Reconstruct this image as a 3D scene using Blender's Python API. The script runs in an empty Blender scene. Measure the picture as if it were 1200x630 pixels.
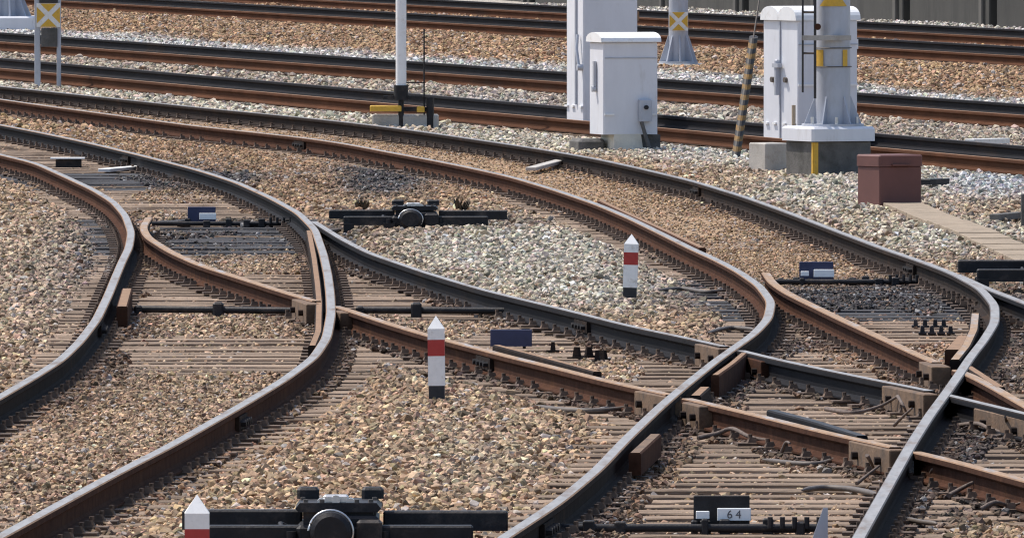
import bpy, math, random
import numpy as np
from mathutils import Vector, Matrix, Euler

# ------------------------------------------------------------------ camera, sky, sun, exposure
S = bpy.context.scene
C = S.collection
F_PX, CAM_H = 15500.0, 2.92            # focal length in photo pixels (1200 wide), eye height over the rail heads
PITCH = math.atan(498.0 / F_PX)
cam_d = bpy.data.cameras.new('camera')
cam = bpy.data.objects.new('camera', cam_d); C.objects.link(cam)
cam.location = (0, 0, CAM_H); cam.rotation_euler = (math.pi / 2 - PITCH, 0, 0)
cam_d.sensor_fit = 'HORIZONTAL'; cam_d.sensor_width = 36.0; cam_d.lens = F_PX / 1200 * 36.0
cam_d.clip_start = 1.0; cam_d.clip_end = 6000.0
S.camera = cam

SUN_EL, SUN_AZ = math.radians(60), math.radians(-58)   # azimuth from +Y, negative = to the left; sun stands behind the scene
W = bpy.data.worlds.new('World'); S.world = W; W.use_nodes = True
wn = W.node_tree.nodes; wl = W.node_tree.links
sky = wn.new('ShaderNodeTexSky'); sky.sky_type = 'NISHITA'; sky.sun_disc = False
sky.sun_elevation = SUN_EL; sky.sun_rotation = SUN_AZ
sky.air_density = 1.0; sky.dust_density = 2.0; sky.ozone_density = 1.0
wl.new(sky.outputs[0], wn['Background'].inputs[0]); wn['Background'].inputs[1].default_value = 0.15
sd = bpy.data.lights.new('sun', 'SUN'); sd.energy = 3.8; sd.angle = math.radians(1.2); sd.color = (1, 0.92, 0.82)
sun = bpy.data.objects.new('sun', sd); C.objects.link(sun)
sdir = Vector((math.sin(SUN_AZ) * math.cos(SUN_EL), math.cos(SUN_AZ) * math.cos(SUN_EL), math.sin(SUN_EL)))
sun.rotation_euler = sdir.to_track_quat('Z', 'Y').to_euler(); sun.location = (0, 100, 60)
S.view_settings.view_transform = 'Standard'; S.view_settings.look = 'None'
S.view_settings.gamma = 1; S.view_settings.exposure = 0.34
S.cycles.use_denoising = True; S.cycles.filter_width = 1.2; S.cycles.max_bounces = 5; S.cycles.diffuse_bounces = 3; S.cycles.glossy_bounces = 2

random.seed(7); rng = np.random.default_rng(11)
cp, sp = math.cos(PITCH), math.sin(PITCH)

def px(u, v, z=0.0):
    """photo pixel -> world point on the horizontal plane z"""
    dx, dup = (u - 600.0), -(v - 315.0)
    d = np.array([dx, F_PX * cp + dup * sp, -F_PX * sp + dup * cp])
    t = (z - CAM_H) / d[2]
    return d[0] * t, d[1] * t
def pix_at(u, v, Y):
    """point on the ray of a pixel at distance Y"""
    dx, dup = (u - 600.0), -(v - 315.0)
    d = np.array([dx, F_PX * cp + dup * sp, -F_PX * sp + dup * cp])
    t = Y / d[1]
    return Vector((d[0] * t, Y, CAM_H + d[2] * t))
def proj(x, y, z):
    zz = z - CAM_H
    f = y * cp - zz * sp; u = y * sp + zz * cp
    return 600 + F_PX * x / f, 315 - F_PX * u / f
def ppm(Y): return F_PX / Y          # pixels per metre at distance Y

# ------------------------------------------------------------------ materials
MATS = {}
def mat(name, col, rough=0.8, metal=0.0, var=0.25, scale=6.0, stretch=(1, 1, 1), bump=0.0, bscale=40.0, col2=None, patch=3.0, pamt=0.0, spec=0.5, randobj=0.0):
    m = bpy.data.materials.new(name); m.use_nodes = True
    nt = m.node_tree; N = nt.nodes; L = nt.links; b = N['Principled BSDF']
    b.inputs['Roughness'].default_value = rough; b.inputs['Metallic'].default_value = metal
    b.inputs['Specular IOR Level'].default_value = spec
    g = N.new('ShaderNodeNewGeometry'); mp = N.new('ShaderNodeMapping'); mp.inputs['Scale'].default_value = stretch
    L.new(g.outputs['Position'], mp.inputs['Vector'])
    n1 = N.new('ShaderNodeTexNoise'); n1.inputs['Scale'].default_value = scale; n1.inputs['Detail'].default_value = 5
    n1.inputs['Roughness'].default_value = 0.65
    L.new(mp.outputs[0], n1.inputs['Vector'])
    mr = N.new('ShaderNodeMapRange'); mr.inputs[1].default_value = 0.25; mr.inputs[2].default_value = 0.75
    mr.inputs[3].default_value = 1 - var; mr.inputs[4].default_value = 1 + var
    L.new(n1.outputs[0], mr.inputs[0])
    src = None
    rgb = N.new('ShaderNodeRGB'); rgb.outputs[0].default_value = (*col, 1); src = rgb.outputs[0]
    if col2 is not None:
        n2 = N.new('ShaderNodeTexNoise'); n2.inputs['Scale'].default_value = patch; n2.inputs['Detail'].default_value = 6
        n2.inputs['Roughness'].default_value = 0.7
        L.new(mp.outputs[0], n2.inputs['Vector'])
        r2 = N.new('ShaderNodeMapRange'); r2.inputs[1].default_value = 0.62 - 0.35 * pamt; r2.inputs[2].default_value = 0.78 - 0.3 * pamt
        L.new(n2.outputs[0], r2.inputs[0])
        mx = N.new('ShaderNodeMix'); mx.data_type = 'RGBA'
        L.new(r2.outputs[0], mx.inputs[0]); L.new(src, mx.inputs[6]); mx.inputs[7].default_value = (*col2, 1)
        src = mx.outputs[2]
    mul = N.new('ShaderNodeVectorMath'); mul.operation = 'SCALE'
    L.new(src, mul.inputs[0]); L.new(mr.outputs[0], mul.inputs['Scale'])
    out = mul.outputs[0]
    if randobj:
        oi = N.new('ShaderNodeObjectInfo'); r3 = N.new('ShaderNodeMapRange'); r3.inputs[3].default_value = 1 - randobj; r3.inputs[4].default_value = 1 + randobj
        L.new(oi.outputs['Random'], r3.inputs[0])
        m2 = N.new('ShaderNodeVectorMath'); m2.operation = 'SCALE'
        L.new(out, m2.inputs[0]); L.new(r3.outputs[0], m2.inputs['Scale']); out = m2.outputs[0]
    L.new(out, b.inputs['Base Color'])
    if bump:
        n3 = N.new('ShaderNodeTexNoise'); n3.inputs['Scale'].default_value = bscale; n3.inputs['Detail'].default_value = 4
        L.new(mp.outputs[0], n3.inputs['Vector'])
        bp = N.new('ShaderNodeBump'); bp.inputs['Strength'].default_value = bump; bp.inputs['Distance'].default_value = 0.01
        L.new(n3.outputs[0], bp.inputs['Height']); L.new(bp.outputs[0], b.inputs['Normal'])
    MATS[name] = m
    return m
mat('steel_polished', (0.27, 0.262, 0.255), 0.5, 0.25, 0.25, 3, (8, 1, 1), col2=(0.17, 0.12, 0.085), patch=1.2, pamt=0.3)
mat('steel_far', (0.07, 0.062, 0.06), 0.6, 0.2, 0.3, 3, (8, 1, 1), col2=(0.10, 0.06, 0.04), patch=1.2, pamt=0.35, spec=0.3)
mat('casting', (0.14, 0.086, 0.050), 0.85, 0.0, 0.35, 12, (1, 1, 1), 0.4, 60, col2=(0.06, 0.042, 0.032), patch=4, pamt=0.35)
mat('steel_dull', (0.30, 0.19, 0.105), 0.6, 0.2, 0.3, 3, (8, 1, 1), col2=(0.30, 0.29, 0.29), patch=0.9, pamt=0.35)
mat('rust', (0.058, 0.027, 0.017), 0.95, 0.0, 0.4, 9, (1, 1, 1), 0.3, 60, col2=(0.085, 0.040, 0.022), patch=2.0, pamt=0.2, spec=0.08)  # rust, its colour lowered to carry the shade on webs under the rail heads
mat('rust_dark', (0.022, 0.016, 0.014), 0.9, 0.0, 0.4, 9, (1, 1, 1), 0.3, 60, col2=(0.05, 0.03, 0.02), patch=1.5, pamt=0.2, spec=0.1)
mat('rust_far', (0.085, 0.038, 0.021), 0.95, 0.0, 0.35, 4, (1, .3, 1), 0.2, 50, col2=(0.05, 0.026, 0.017), patch=1.0, pamt=0.3, spec=0.08)
mat('rust_tan', (0.23, 0.135, 0.075), 0.85, 0.0, 0.3, 12, (1, 1, 1), 0.3, 70, col2=(0.14, 0.085, 0.05), patch=5, pamt=0.3)
mat('rail_black', (0.010, 0.010, 0.013), 0.8, 0.0, 0.4, 5, (1, .3, 1), 0.2, 50, col2=(0.028, 0.018, 0.013), patch=0.8, pamt=0.15, spec=0.12)
mat('fast', (0.085, 0.058, 0.042), 0.85, 0.0, 0.5, 14, col2=(0.15, 0.10, 0.07), patch=6, pamt=0.45)
mat('sleeper_wood', (0.26, 0.198, 0.150), 0.95, 0.0, 0.5, 3.0, (1.2, 16, 16), 0.9, 10, col2=(0.13, 0.092, 0.066), patch=2.0, pamt=0.35, randobj=0.3, spec=0.15)
mat('sleeper_oily', (0.026, 0.026, 0.031), 0.75, 0.0, 0.45, 3.0, (1.2, 16, 16), 0.8, 10, col2=(0.07, 0.055, 0.05), patch=2.0, pamt=0.15, randobj=0.4)
mat('black_iron', (0.017, 0.017, 0.020), 0.55, 0.0, 0.4, 10, bump=0.2, bscale=60, col2=(0.055, 0.045, 0.04), patch=5, pamt=0.25, spec=0.25)
mat('bare_steel', (0.6, 0.61, 0.62), 0.35, 0.7, 0.2, 20)
mat('grey_paint', (0.66, 0.675, 0.72), 0.55, 0.0, 0.07, 5, (1, 1, .3), col2=(0.50, 0.49, 0.49), patch=3.0, pamt=0.12)
mat('white_paint', (0.78, 0.79, 0.80), 0.5, 0.0, 0.06, 6, col2=(0.6, 0.57, 0.52), patch=8, pamt=0.15)
mat('galvanised', (0.42, 0.445, 0.50), 0.5, 0.15, 0.12, 8, (1, 1, .4), col2=(0.38, 0.39, 0.41), patch=5, pamt=0.3)
mat('post_white', (0.86, 0.85, 0.83), 0.6, 0.0, 0.08, 30, col2=(0.55, 0.51, 0.46), patch=14, pamt=0.2)
mat('post_red', (0.42, 0.035, 0.03), 0.55, 0.0, 0.15, 30, col2=(0.3, 0.05, 0.04), patch=30, pamt=0.2)
mat('post_black', (0.025, 0.026, 0.03), 0.7, 0.0, 0.3, 30)
mat('concrete', (0.40, 0.38, 0.35), 0.9, 0.0, 0.15, 8, bump=0.4, bscale=60, col2=(0.25, 0.23, 0.2), patch=4, pamt=0.3)
mat('concrete_dark', (0.12, 0.115, 0.11), 0.9, 0.0, 0.25, 8, bump=0.4, bscale=60, col2=(0.07, 0.068, 0.062), patch=3, pamt=0.4)
mat('plinth_pale', (0.62, 0.58, 0.49), 0.9, 0.0, 0.15, 10, bump=0.3, bscale=60, col2=(0.4, 0.36, 0.3), patch=5, pamt=0.2)
mat('trough_tan', (0.27, 0.215, 0.155), 0.9, 0.0, 0.25, 8, bump=0.4, bscale=50, col2=(0.17, 0.125, 0.085), patch=3, pamt=0.25)
mat('concrete_tan', (0.42, 0.34, 0.25), 0.9, 0.0, 0.15, 8, bump=0.3, bscale=60, col2=(0.30, 0.23, 0.16), patch=2, pamt=0.3)
mat('yellow', (0.62, 0.37, 0.04), 0.55, 0.0, 0.12, 25, col2=(0.5, 0.3, 0.06), patch=20, pamt=0.25)
mat('yellow_dirty', (0.24, 0.13, 0.03), 0.7, 0.0, 0.3, 25, col2=(0.10, 0.075, 0.04), patch=18, pamt=0.45)
mat('sign_white', (0.72, 0.72, 0.70), 0.5, 0.0, 0.08, 20, col2=(0.55, 0.52, 0.45), patch=25, pamt=0.2)
mat('stripe_black', (0.03, 0.028, 0.028), 0.6, 0.0, 0.3, 20)
mat('brown_box', (0.135, 0.055, 0.047), 0.65, 0.0, 0.12, 6, col2=(0.12, 0.05, 0.045), patch=5, pamt=0.25)
mat('navy', (0.022, 0.030, 0.085), 0.5, 0.0, 0.2, 15)
mat('plate_white', (0.90, 0.91, 0.90), 0.45, 0.0, 0.05, 20)
mat('ink', (0.10, 0.10, 0.11), 0.7)
mat('branch', (0.13, 0.10, 0.085), 0.9, 0.0, 0.4, 30, bump=0.4, bscale=80)
mat('cable_grey', (0.095, 0.078, 0.066), 0.6, 0.0, 0.3, 15)
mat('wall_panel', (0.045, 0.044, 0.040), 0.9, 0.0, 0.2, 2.5, (1, 1, .4), col2=(0.028, 0.028, 0.026), patch=1.2, pamt=0.4, randobj=0.15)
mat('wall_pier', (0.09, 0.085, 0.078), 0.9, 0.0, 0.25, 3)
mat('wall_joint', (0.03, 0.03, 0.03), 0.9)
mat('weed', (0.07, 0.052, 0.034), 0.8, 0.0, 0.3, 20)

# ------------------------------------------------------------------ mesh helpers
class MB:
    def __init__(self): self.v = []; self.f = []; self.m = []; self.sm = []
    def add(self, verts, faces, mi=0, M=None, smooth=False):
        o = len(self.v)
        for p in verts:
            p = Vector(p)
            self.v.append(tuple(M @ p) if M is not None else tuple(p))
        for f in faces: self.f.append(tuple(i + o for i in f)); self.m.append(mi); self.sm.append(smooth)
        return self
    def box(self, c, s, mi=0, M=None, rz=0.0, taper=1.0, bev=0.0):
        """box centred at c (x,y) with its middle height c[2]; bev = chamfer of the vertical and top edges"""
        hx, hy, hz = s[0] / 2, s[1] / 2, s[2] / 2
        T = Matrix.Translation(c) @ Matrix.Rotation(rz, 4, 'Z')
        if M is not None: T = M @ T
        if not bev:
            vs = [(-hx, -hy, -hz), (hx, -hy, -hz), (hx, hy, -hz), (-hx, hy, -hz)]
            t = taper
            vs += [(-hx * t, -hy * t, hz), (hx * t, -hy * t, hz), (hx * t, hy * t, hz), (-hx * t, hy * t, hz)]
            return self.add(vs, [(0, 3, 2, 1), (4, 5, 6, 7), (0, 1, 5, 4), (1, 2, 6, 5), (2, 3, 7, 6), (3, 0, 4, 7)], mi, T)
        b = bev
        ring = lambda ax, ay, z, k: [(-ax + k, -ay, z), (ax - k, -ay, z), (ax, -ay + k, z), (ax, ay - k, z), (ax - k, ay, z), (-ax + k, ay, z), (-ax, ay - k, z), (-ax, -ay + k, z)]
        vs = ring(hx, hy, -hz, b) + ring(hx, hy, hz - b, b) + ring(hx - b, hy - b, hz, b * 0.4)
        fs = [tuple(range(7, -1, -1)), tuple(range(16, 24))]
        for k in (0, 8):
            for i in range(8): fs.append((k + i, k + (i + 1) % 8, k + 8 + (i + 1) % 8, k + 8 + i))
        return self.add(vs, fs, mi, T)
    def cyl(self, p0, p1, r0, r1=None, n=12, mi=0, M=None, caps=True, smooth=True):
        p0, p1 = Vector(p0), Vector(p1); r1 = r0 if r1 is None else r1
        z = (p1 - p0).normalized(); x = z.orthogonal().normalized(); y = z.cross(x)
        vs = []
        for p, r in ((p0, r0), (p1, r1)):
            for i in range(n):
                a = 2 * math.pi * i / n; vs.append(p + x * (r * math.cos(a)) + y * (r * math.sin(a)))
        self.add(vs, [(i, (i + 1) % n, n + (i + 1) % n, n + i) for i in range(n)], mi, M, smooth)
        if caps:
            self.add(vs[:n], [tuple(range(n - 1, -1, -1))], mi, M); self.add(vs[n:], [tuple(range(n))], mi, M)
        return self
    def tube(self, pts, r, n=7, mi=0, M=None):
        pts = [Vector(p) for p in pts]; rs = r if isinstance(r, (list, tuple)) else [r] * len(pts)
        vs = []; up = Vector((0, 0, 1))
        for i, p in enumerate(pts):
            t = (pts[min(i + 1, len(pts) - 1)] - pts[max(i - 1, 0)]).normalized()
            x = t.cross(up) if abs(t.z) < 0.95 else t.cross(Vector((1, 0, 0)))
            x.normalize(); y = x.cross(t)
            for k in range(n):
                a = 2 * math.pi * k / n; vs.append(p + x * (rs[i] * math.cos(a)) + y * (rs[i] * math.sin(a)))
        fs = []
        for i in range(len(pts) - 1):
            for k in range(n): fs.append((i * n + k, i * n + (k + 1) % n, (i + 1) * n + (k + 1) % n, (i + 1) * n + k))
        self.add(vs, fs, mi, M, True)
        self.add(vs[:n], [tuple(range(n))], mi, M); self.add(vs[-n:], [tuple(range(n - 1, -1, -1))], mi, M)
        return self
    def prism(self, prof, a, b, axis='X', mi=0, M=None, smooth=False):
        """extrude a 2-D profile (list of (p,q)) from a to b along axis; X: (p,q)->(y,z)  Y: (x,z)  Z: (x,y)"""
        n = len(prof); vs = []
        for t in (a, b):
            for p, q in prof: vs.append({'X': (t, p, q), 'Y': (p, t, q), 'Z': (p, q, t)}[axis])
        self.add(vs, [(i, (i + 1) % n, n + (i + 1) % n, n + i) for i in range(n)], mi, M, smooth)
        self.add(vs, [tuple(range(n - 1, -1, -1)), tuple(range(n, 2 * n))], mi, M)
        return self
    def build(self, name, mats, parent=None, kind=None):
        me = bpy.data.meshes.new(name); me.from_pydata(self.v, [], self.f)
        for m in (mats if isinstance(mats, (list, tuple)) else [mats]): me.materials.append(MATS[m])
        me.polygons.foreach_set('material_index', self.m); me.polygons.foreach_set('use_smooth', self.sm)
        me.update()
        import bmesh
        bm = bmesh.new(); bm.from_mesh(me); bmesh.ops.recalc_face_normals(bm, faces=bm.faces); bm.to_mesh(me); bm.free()
        o = bpy.data.objects.new(name, me); C.objects.link(o)
        if parent is not None: o.parent = parent
        if kind: o['kind'] = kind
        return o
def thing(name, label, cat, loc=(0, 0, 0), rz=0.0, group=None):
    o = bpy.data.objects.new(name, None); C.objects.link(o); o.empty_display_size = 0.2
    o.location = loc; o.rotation_euler = (0, 0, rz); o['label'] = label; o['category'] = cat
    if group: o['group'] = group
    return o
def tag(o, label, cat, group=None):
    o['label'] = label; o['category'] = cat
    if group: o['group'] = group
    return o
def copy_tree(o, parent=None):
    c = o.copy(); C.objects.link(c); c.parent = parent
    for ch in list(o.children): copy_tree(ch, c)
    return c

# ------------------------------------------------------------------ rail lines, traced on the photograph and put on the rail-head plane
TR = {
 'R1': [(0,181),(40,190),(80,208),(110,222),(133,236),(147,252),(154,272),(151,290),(143,306),(135,325),(127,345),(113,374),(93,400),(70,422),(33,445),(0,464)],
 'R2': [(0,146),(33,152),(100,166),(167,182),(233,199),(277,213),(317,231),(350,249),(369,268),(379,297),(384,320),(387,343),(388,367),(383,395),(368,418),(333,444),(283,474),(200,521),(133,555),(67,591),(10,622)],
 'R3': [(175,254),(167,265),(173,277),(200,294),(233,309),(283,325),(333,341),(367,351),(400,359),(450,376),(503,392),(550,404),(603,418),(650,429),(700,442),(747,453),(783,460),(807,466),(850,476),(900,488),(967,505),(1047,522),(1075,528),(1117,538),(1200,561)],
 'R4': [(368,259),(400,279),(433,296),(500,319),(567,339),(633,355),(683,367),(733,380),(800,394),(850,405),(910,420),(967,432),(1040,447),(1087,456),(1102,459),(1133,467),(1200,483)],
 'R5': [(0,116),(67,126),(133,134),(200,144),(267,152),(333,158),(400,167),(450,177),(500,186),(550,196),(600,207),(650,222),(700,239),(738,255),(775,273),(813,292),(838,303),(865,317),(890,334),(904,353),(900,373),(883,391),(860,407),(840,421),(820,437),(800,453),(773,476),(733,514),(700,549),(653,588),(590,629)],
 'R6': [(0,101),(67,108),(133,115),(233,126),(333,135),(400,142),(475,151),(550,162),(625,173),(700,186),(750,197),(813,212),(875,231),(925,249),(975,268),(1033,290),(1083,307),(1117,320),(1150,338),(1166,357),(1166,377),(1153,398),(1137,418),(1128,432),(1110,458),(1090,485),(1067,521),(1040,569),(1013,617)],
 'R7': [(898,318),(904,329),(923,342),(950,355),(983,371),(1033,394),(1085,418),(1110,428),(1135,436),(1167,453),(1200,472)],
 'R8': [(1121,320),(1153,335),(1200,353)],
}
def far_line(p0, p1):
    (x0, y0), (x1, y1) = px(*p0), px(*p1)
    k = (x1 - x0) / (y1 - y0)
    return lambda Y: x0 + k * (Y - y0)
YG = np.arange(34.0, 330.0, 0.2)
rails = {}
def gsmooth(Y, x, lo, hi):
    out = np.interp(YG, Y, x)
    # linear extrapolation
    k0 = (np.interp(Y[0] + 3, Y, x) - x[0]) / 3.0; k1 = (x[-1] - np.interp(Y[-1] - 5, Y, x)) / 5.0
    out = np.where(YG < Y[0], x[0] + (YG - Y[0]) * k0, out); out = np.where(YG > Y[-1], x[-1] + (YG - Y[-1]) * k1, out)
    sig = np.interp(YG, [60, 90, 120, 160], lo)
    res = np.empty_like(out)
    for i in range(len(YG)):
        w = int(3 * sig[i] / 0.2); a, b = max(0, i - w), min(len(YG), i + w + 1)
        ww = np.exp(-0.5 * ((YG[a:b] - YG[i]) / sig[i]) ** 2)
        # local linear fit keeps slopes at the ends
        t = YG[a:b] - YG[i]; s0 = ww.sum(); s1 = (ww * t).sum(); s2 = (ww * t * t).sum()
        y0 = (ww * out[a:b]).sum(); y1 = (ww * t * out[a:b]).sum()
        res[i] = (s2 * y0 - s1 * y1) / (s0 * s2 - s1 * s1)
    return res
for k, pts in TR.items():
    P = np.array([px(u, v) for u, v in pts]); o = np.argsort(P[:, 1]); P = P[o]
    rails[k] = gsmooth(P[:, 1], P[:, 0], [0.6, 0.6, 0.9, 3.5], 0)
    TR[k] = (P[0, 1], P[-1, 1])
def rx(k, Y): return np.interp(Y, YG, rails[k])
FAR = {
 'A': (far_line((0, 68), (1200, 171)), far_line((0, 80), (1200, 188))),
 'B': (far_line((0, 38), (1200, 122)), far_line((0, 49), (1200, 135))),
 'C': (far_line((400, 11), (1200, 55)), far_line((400, 20), (1200, 66))),
 'D': (far_line((500, -1), (1200, 35)), far_line((500, 7), (1200, 45))),
}
for k, (a, b) in FAR.items():
    rails[k + 'f'] = a(YG); rails[k + 'n'] = b(YG)
if False:
    for Y in (60, 70, 80, 90, 100, 120, 150, 180):
        print(Y, 'L', rx('R2', Y) - rx('R1', Y), 'X', rx('R4', Y) - rx('R3', Y), 'M', rx('R6', Y) - rx('R5', Y), 'A', rx('Af', Y) - rx('An', Y), 'B', rx('Bf', Y) - rx('Bn', Y), 'AB', rx('Bf', Y) - rx('Af', Y))

# ------------------------------------------------------------------ ground shape
def fbm(x, y, seed=0, octs=3):
    r = np.random.default_rng(seed); out = np.zeros_like(x, dtype=float); a = 1.0
    for k in range(octs):
        for j in range(4):
            th, ph = r.uniform(0, 2 * np.pi, 2); w = r.uniform(0.7, 1.3) * 2 ** k
            out += a * np.sin((x * np.cos(th) + y * np.sin(th)) * w + ph) * 0.25
        a *= 0.55
    return out
PAIRS = [('R1', 'R2', 34, 330), ('R3', 'R4', 34, TR['R3'][1]), ('R5', 'R6', 34, 330), ('R7', 'R8', 34, TR['R7'][1])]
FPAIRS = [('An', 'Af'), ('Bn', 'Bf'), ('Cn', 'Cf'), ('Dn', 'Df')]
SL_TOP = -0.145                     # top of the sleepers below the rail heads
def track_sd(x, Y):
    """>0: metres outside the nearest track's rails; <0 inside a gauge"""
    d = np.full(np.shape(x), 9.0)
    for a, b, y0, y1 in PAIRS:
        xa, xb = rx(a, Y), rx(b, Y)
        dd = np.maximum(xa - x, x - xb); dd = np.where((Y < y0) | (Y > y1), 9.0, dd); d = np.minimum(d, dd)
    for a, b in FPAIRS:
        xa, xb = rx(a, Y), rx(b, Y); d = np.minimum(d, np.maximum(xa - x, x - xb))
    return d
RAILK = ['R1', 'R2', 'R3', 'R4', 'R5', 'R6', 'R7', 'R8', 'An', 'Af', 'Bn', 'Bf', 'Cn', 'Cf', 'Dn', 'Df']
def rail_dist(x, Y):
    d = np.full(np.shape(x), 9.0)
    for k in RAILK:
        dd = np.abs(x - rx(k, Y))
        if k in TR: dd = np.where((Y < (34 if k not in ('R3', 'R4', 'R7', 'R8') else 34)) | ((Y > TR[k][1]) & (k in ('R3', 'R4', 'R7', 'R8'))), 9.0, dd)
        d = np.minimum(d, dd)
    return d
def bump_at(u, v, ru, rv, x, Y, z=-0.15):
    uu, vv = proj(x, Y, np.full(np.shape(x), z))
    return np.exp(-(((uu - u) / ru) ** 2 + ((vv - v) / rv) ** 2))
def fines(x, Y):
    """where sand and dust fill the ballast: inside the sweeping track beyond its switch, and the brown strip left of it"""
    ins = 1 / (1 + np.exp(-np.clip((x - rx('R5', Y) - 0.15) / 0.08, -30, 30))) / (1 + np.exp(-np.clip((rx('R6', Y) - 0.15 - x) / 0.08, -30, 30)))
    a = ins / (1 + np.exp(-np.clip((Y - 89.5) / 1.2, -30, 30))) * 0.95
    b = 0.8 * bump_at(520, 215, 170, 22, x, Y) + 0.7 * bump_at(300, 178, 190, 18, x, Y) + 0.5 * bump_at(200, 235, 120, 14, x, Y) + 0.4 * bump_at(950, 420, 60, 40, x, Y)
    return np.clip(a + b + 0.15 * fbm(x * 2.0, Y * 0.6, 77), 0, 1)
def ground_z(x, Y):
    d = track_sd(x, Y)
    t = np.clip((d - 0.12) / 0.5, 0, 1); t = t * t * (3 - 2 * t)
    zi = SL_TOP - 0.030 + 0.012 * fbm(x * 1.3, Y * 0.30, 3)
    # track centres where stones lie over the sleepers
    zi = zi + 0.048 * bump_at(190, 495, 110, 50, x, Y) + 0.040 * bump_at(90, 570, 110, 60, x, Y) + 0.038 * bump_at(250, 382, 80, 12, x, Y) + 0.014 * bump_at(480, 390, 80, 14, x, Y) + 0.046 * fines(x, Y)
    zo = -0.132 + 0.022 * fbm(x * 1.1, Y * 0.30, 5) + 0.03 * np.clip((d - 0.9) / 1.5, 0, 1)
    zo = zo + 0.05 * bump_at(600, 305, 150, 35, x, Y) + 0.06 * bump_at(960, 235, 120, 30, x, Y) + 0.06 * bump_at(1150, 225, 60, 18, x, Y) + 0.03 * bump_at(1100, 290, 100, 22, x, Y)
    z = zi * (1 - t) + zo * t
    rd = rail_dist(x, Y)
    return z - 0.006 * np.exp(-(rd / 0.14) ** 2)

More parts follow.
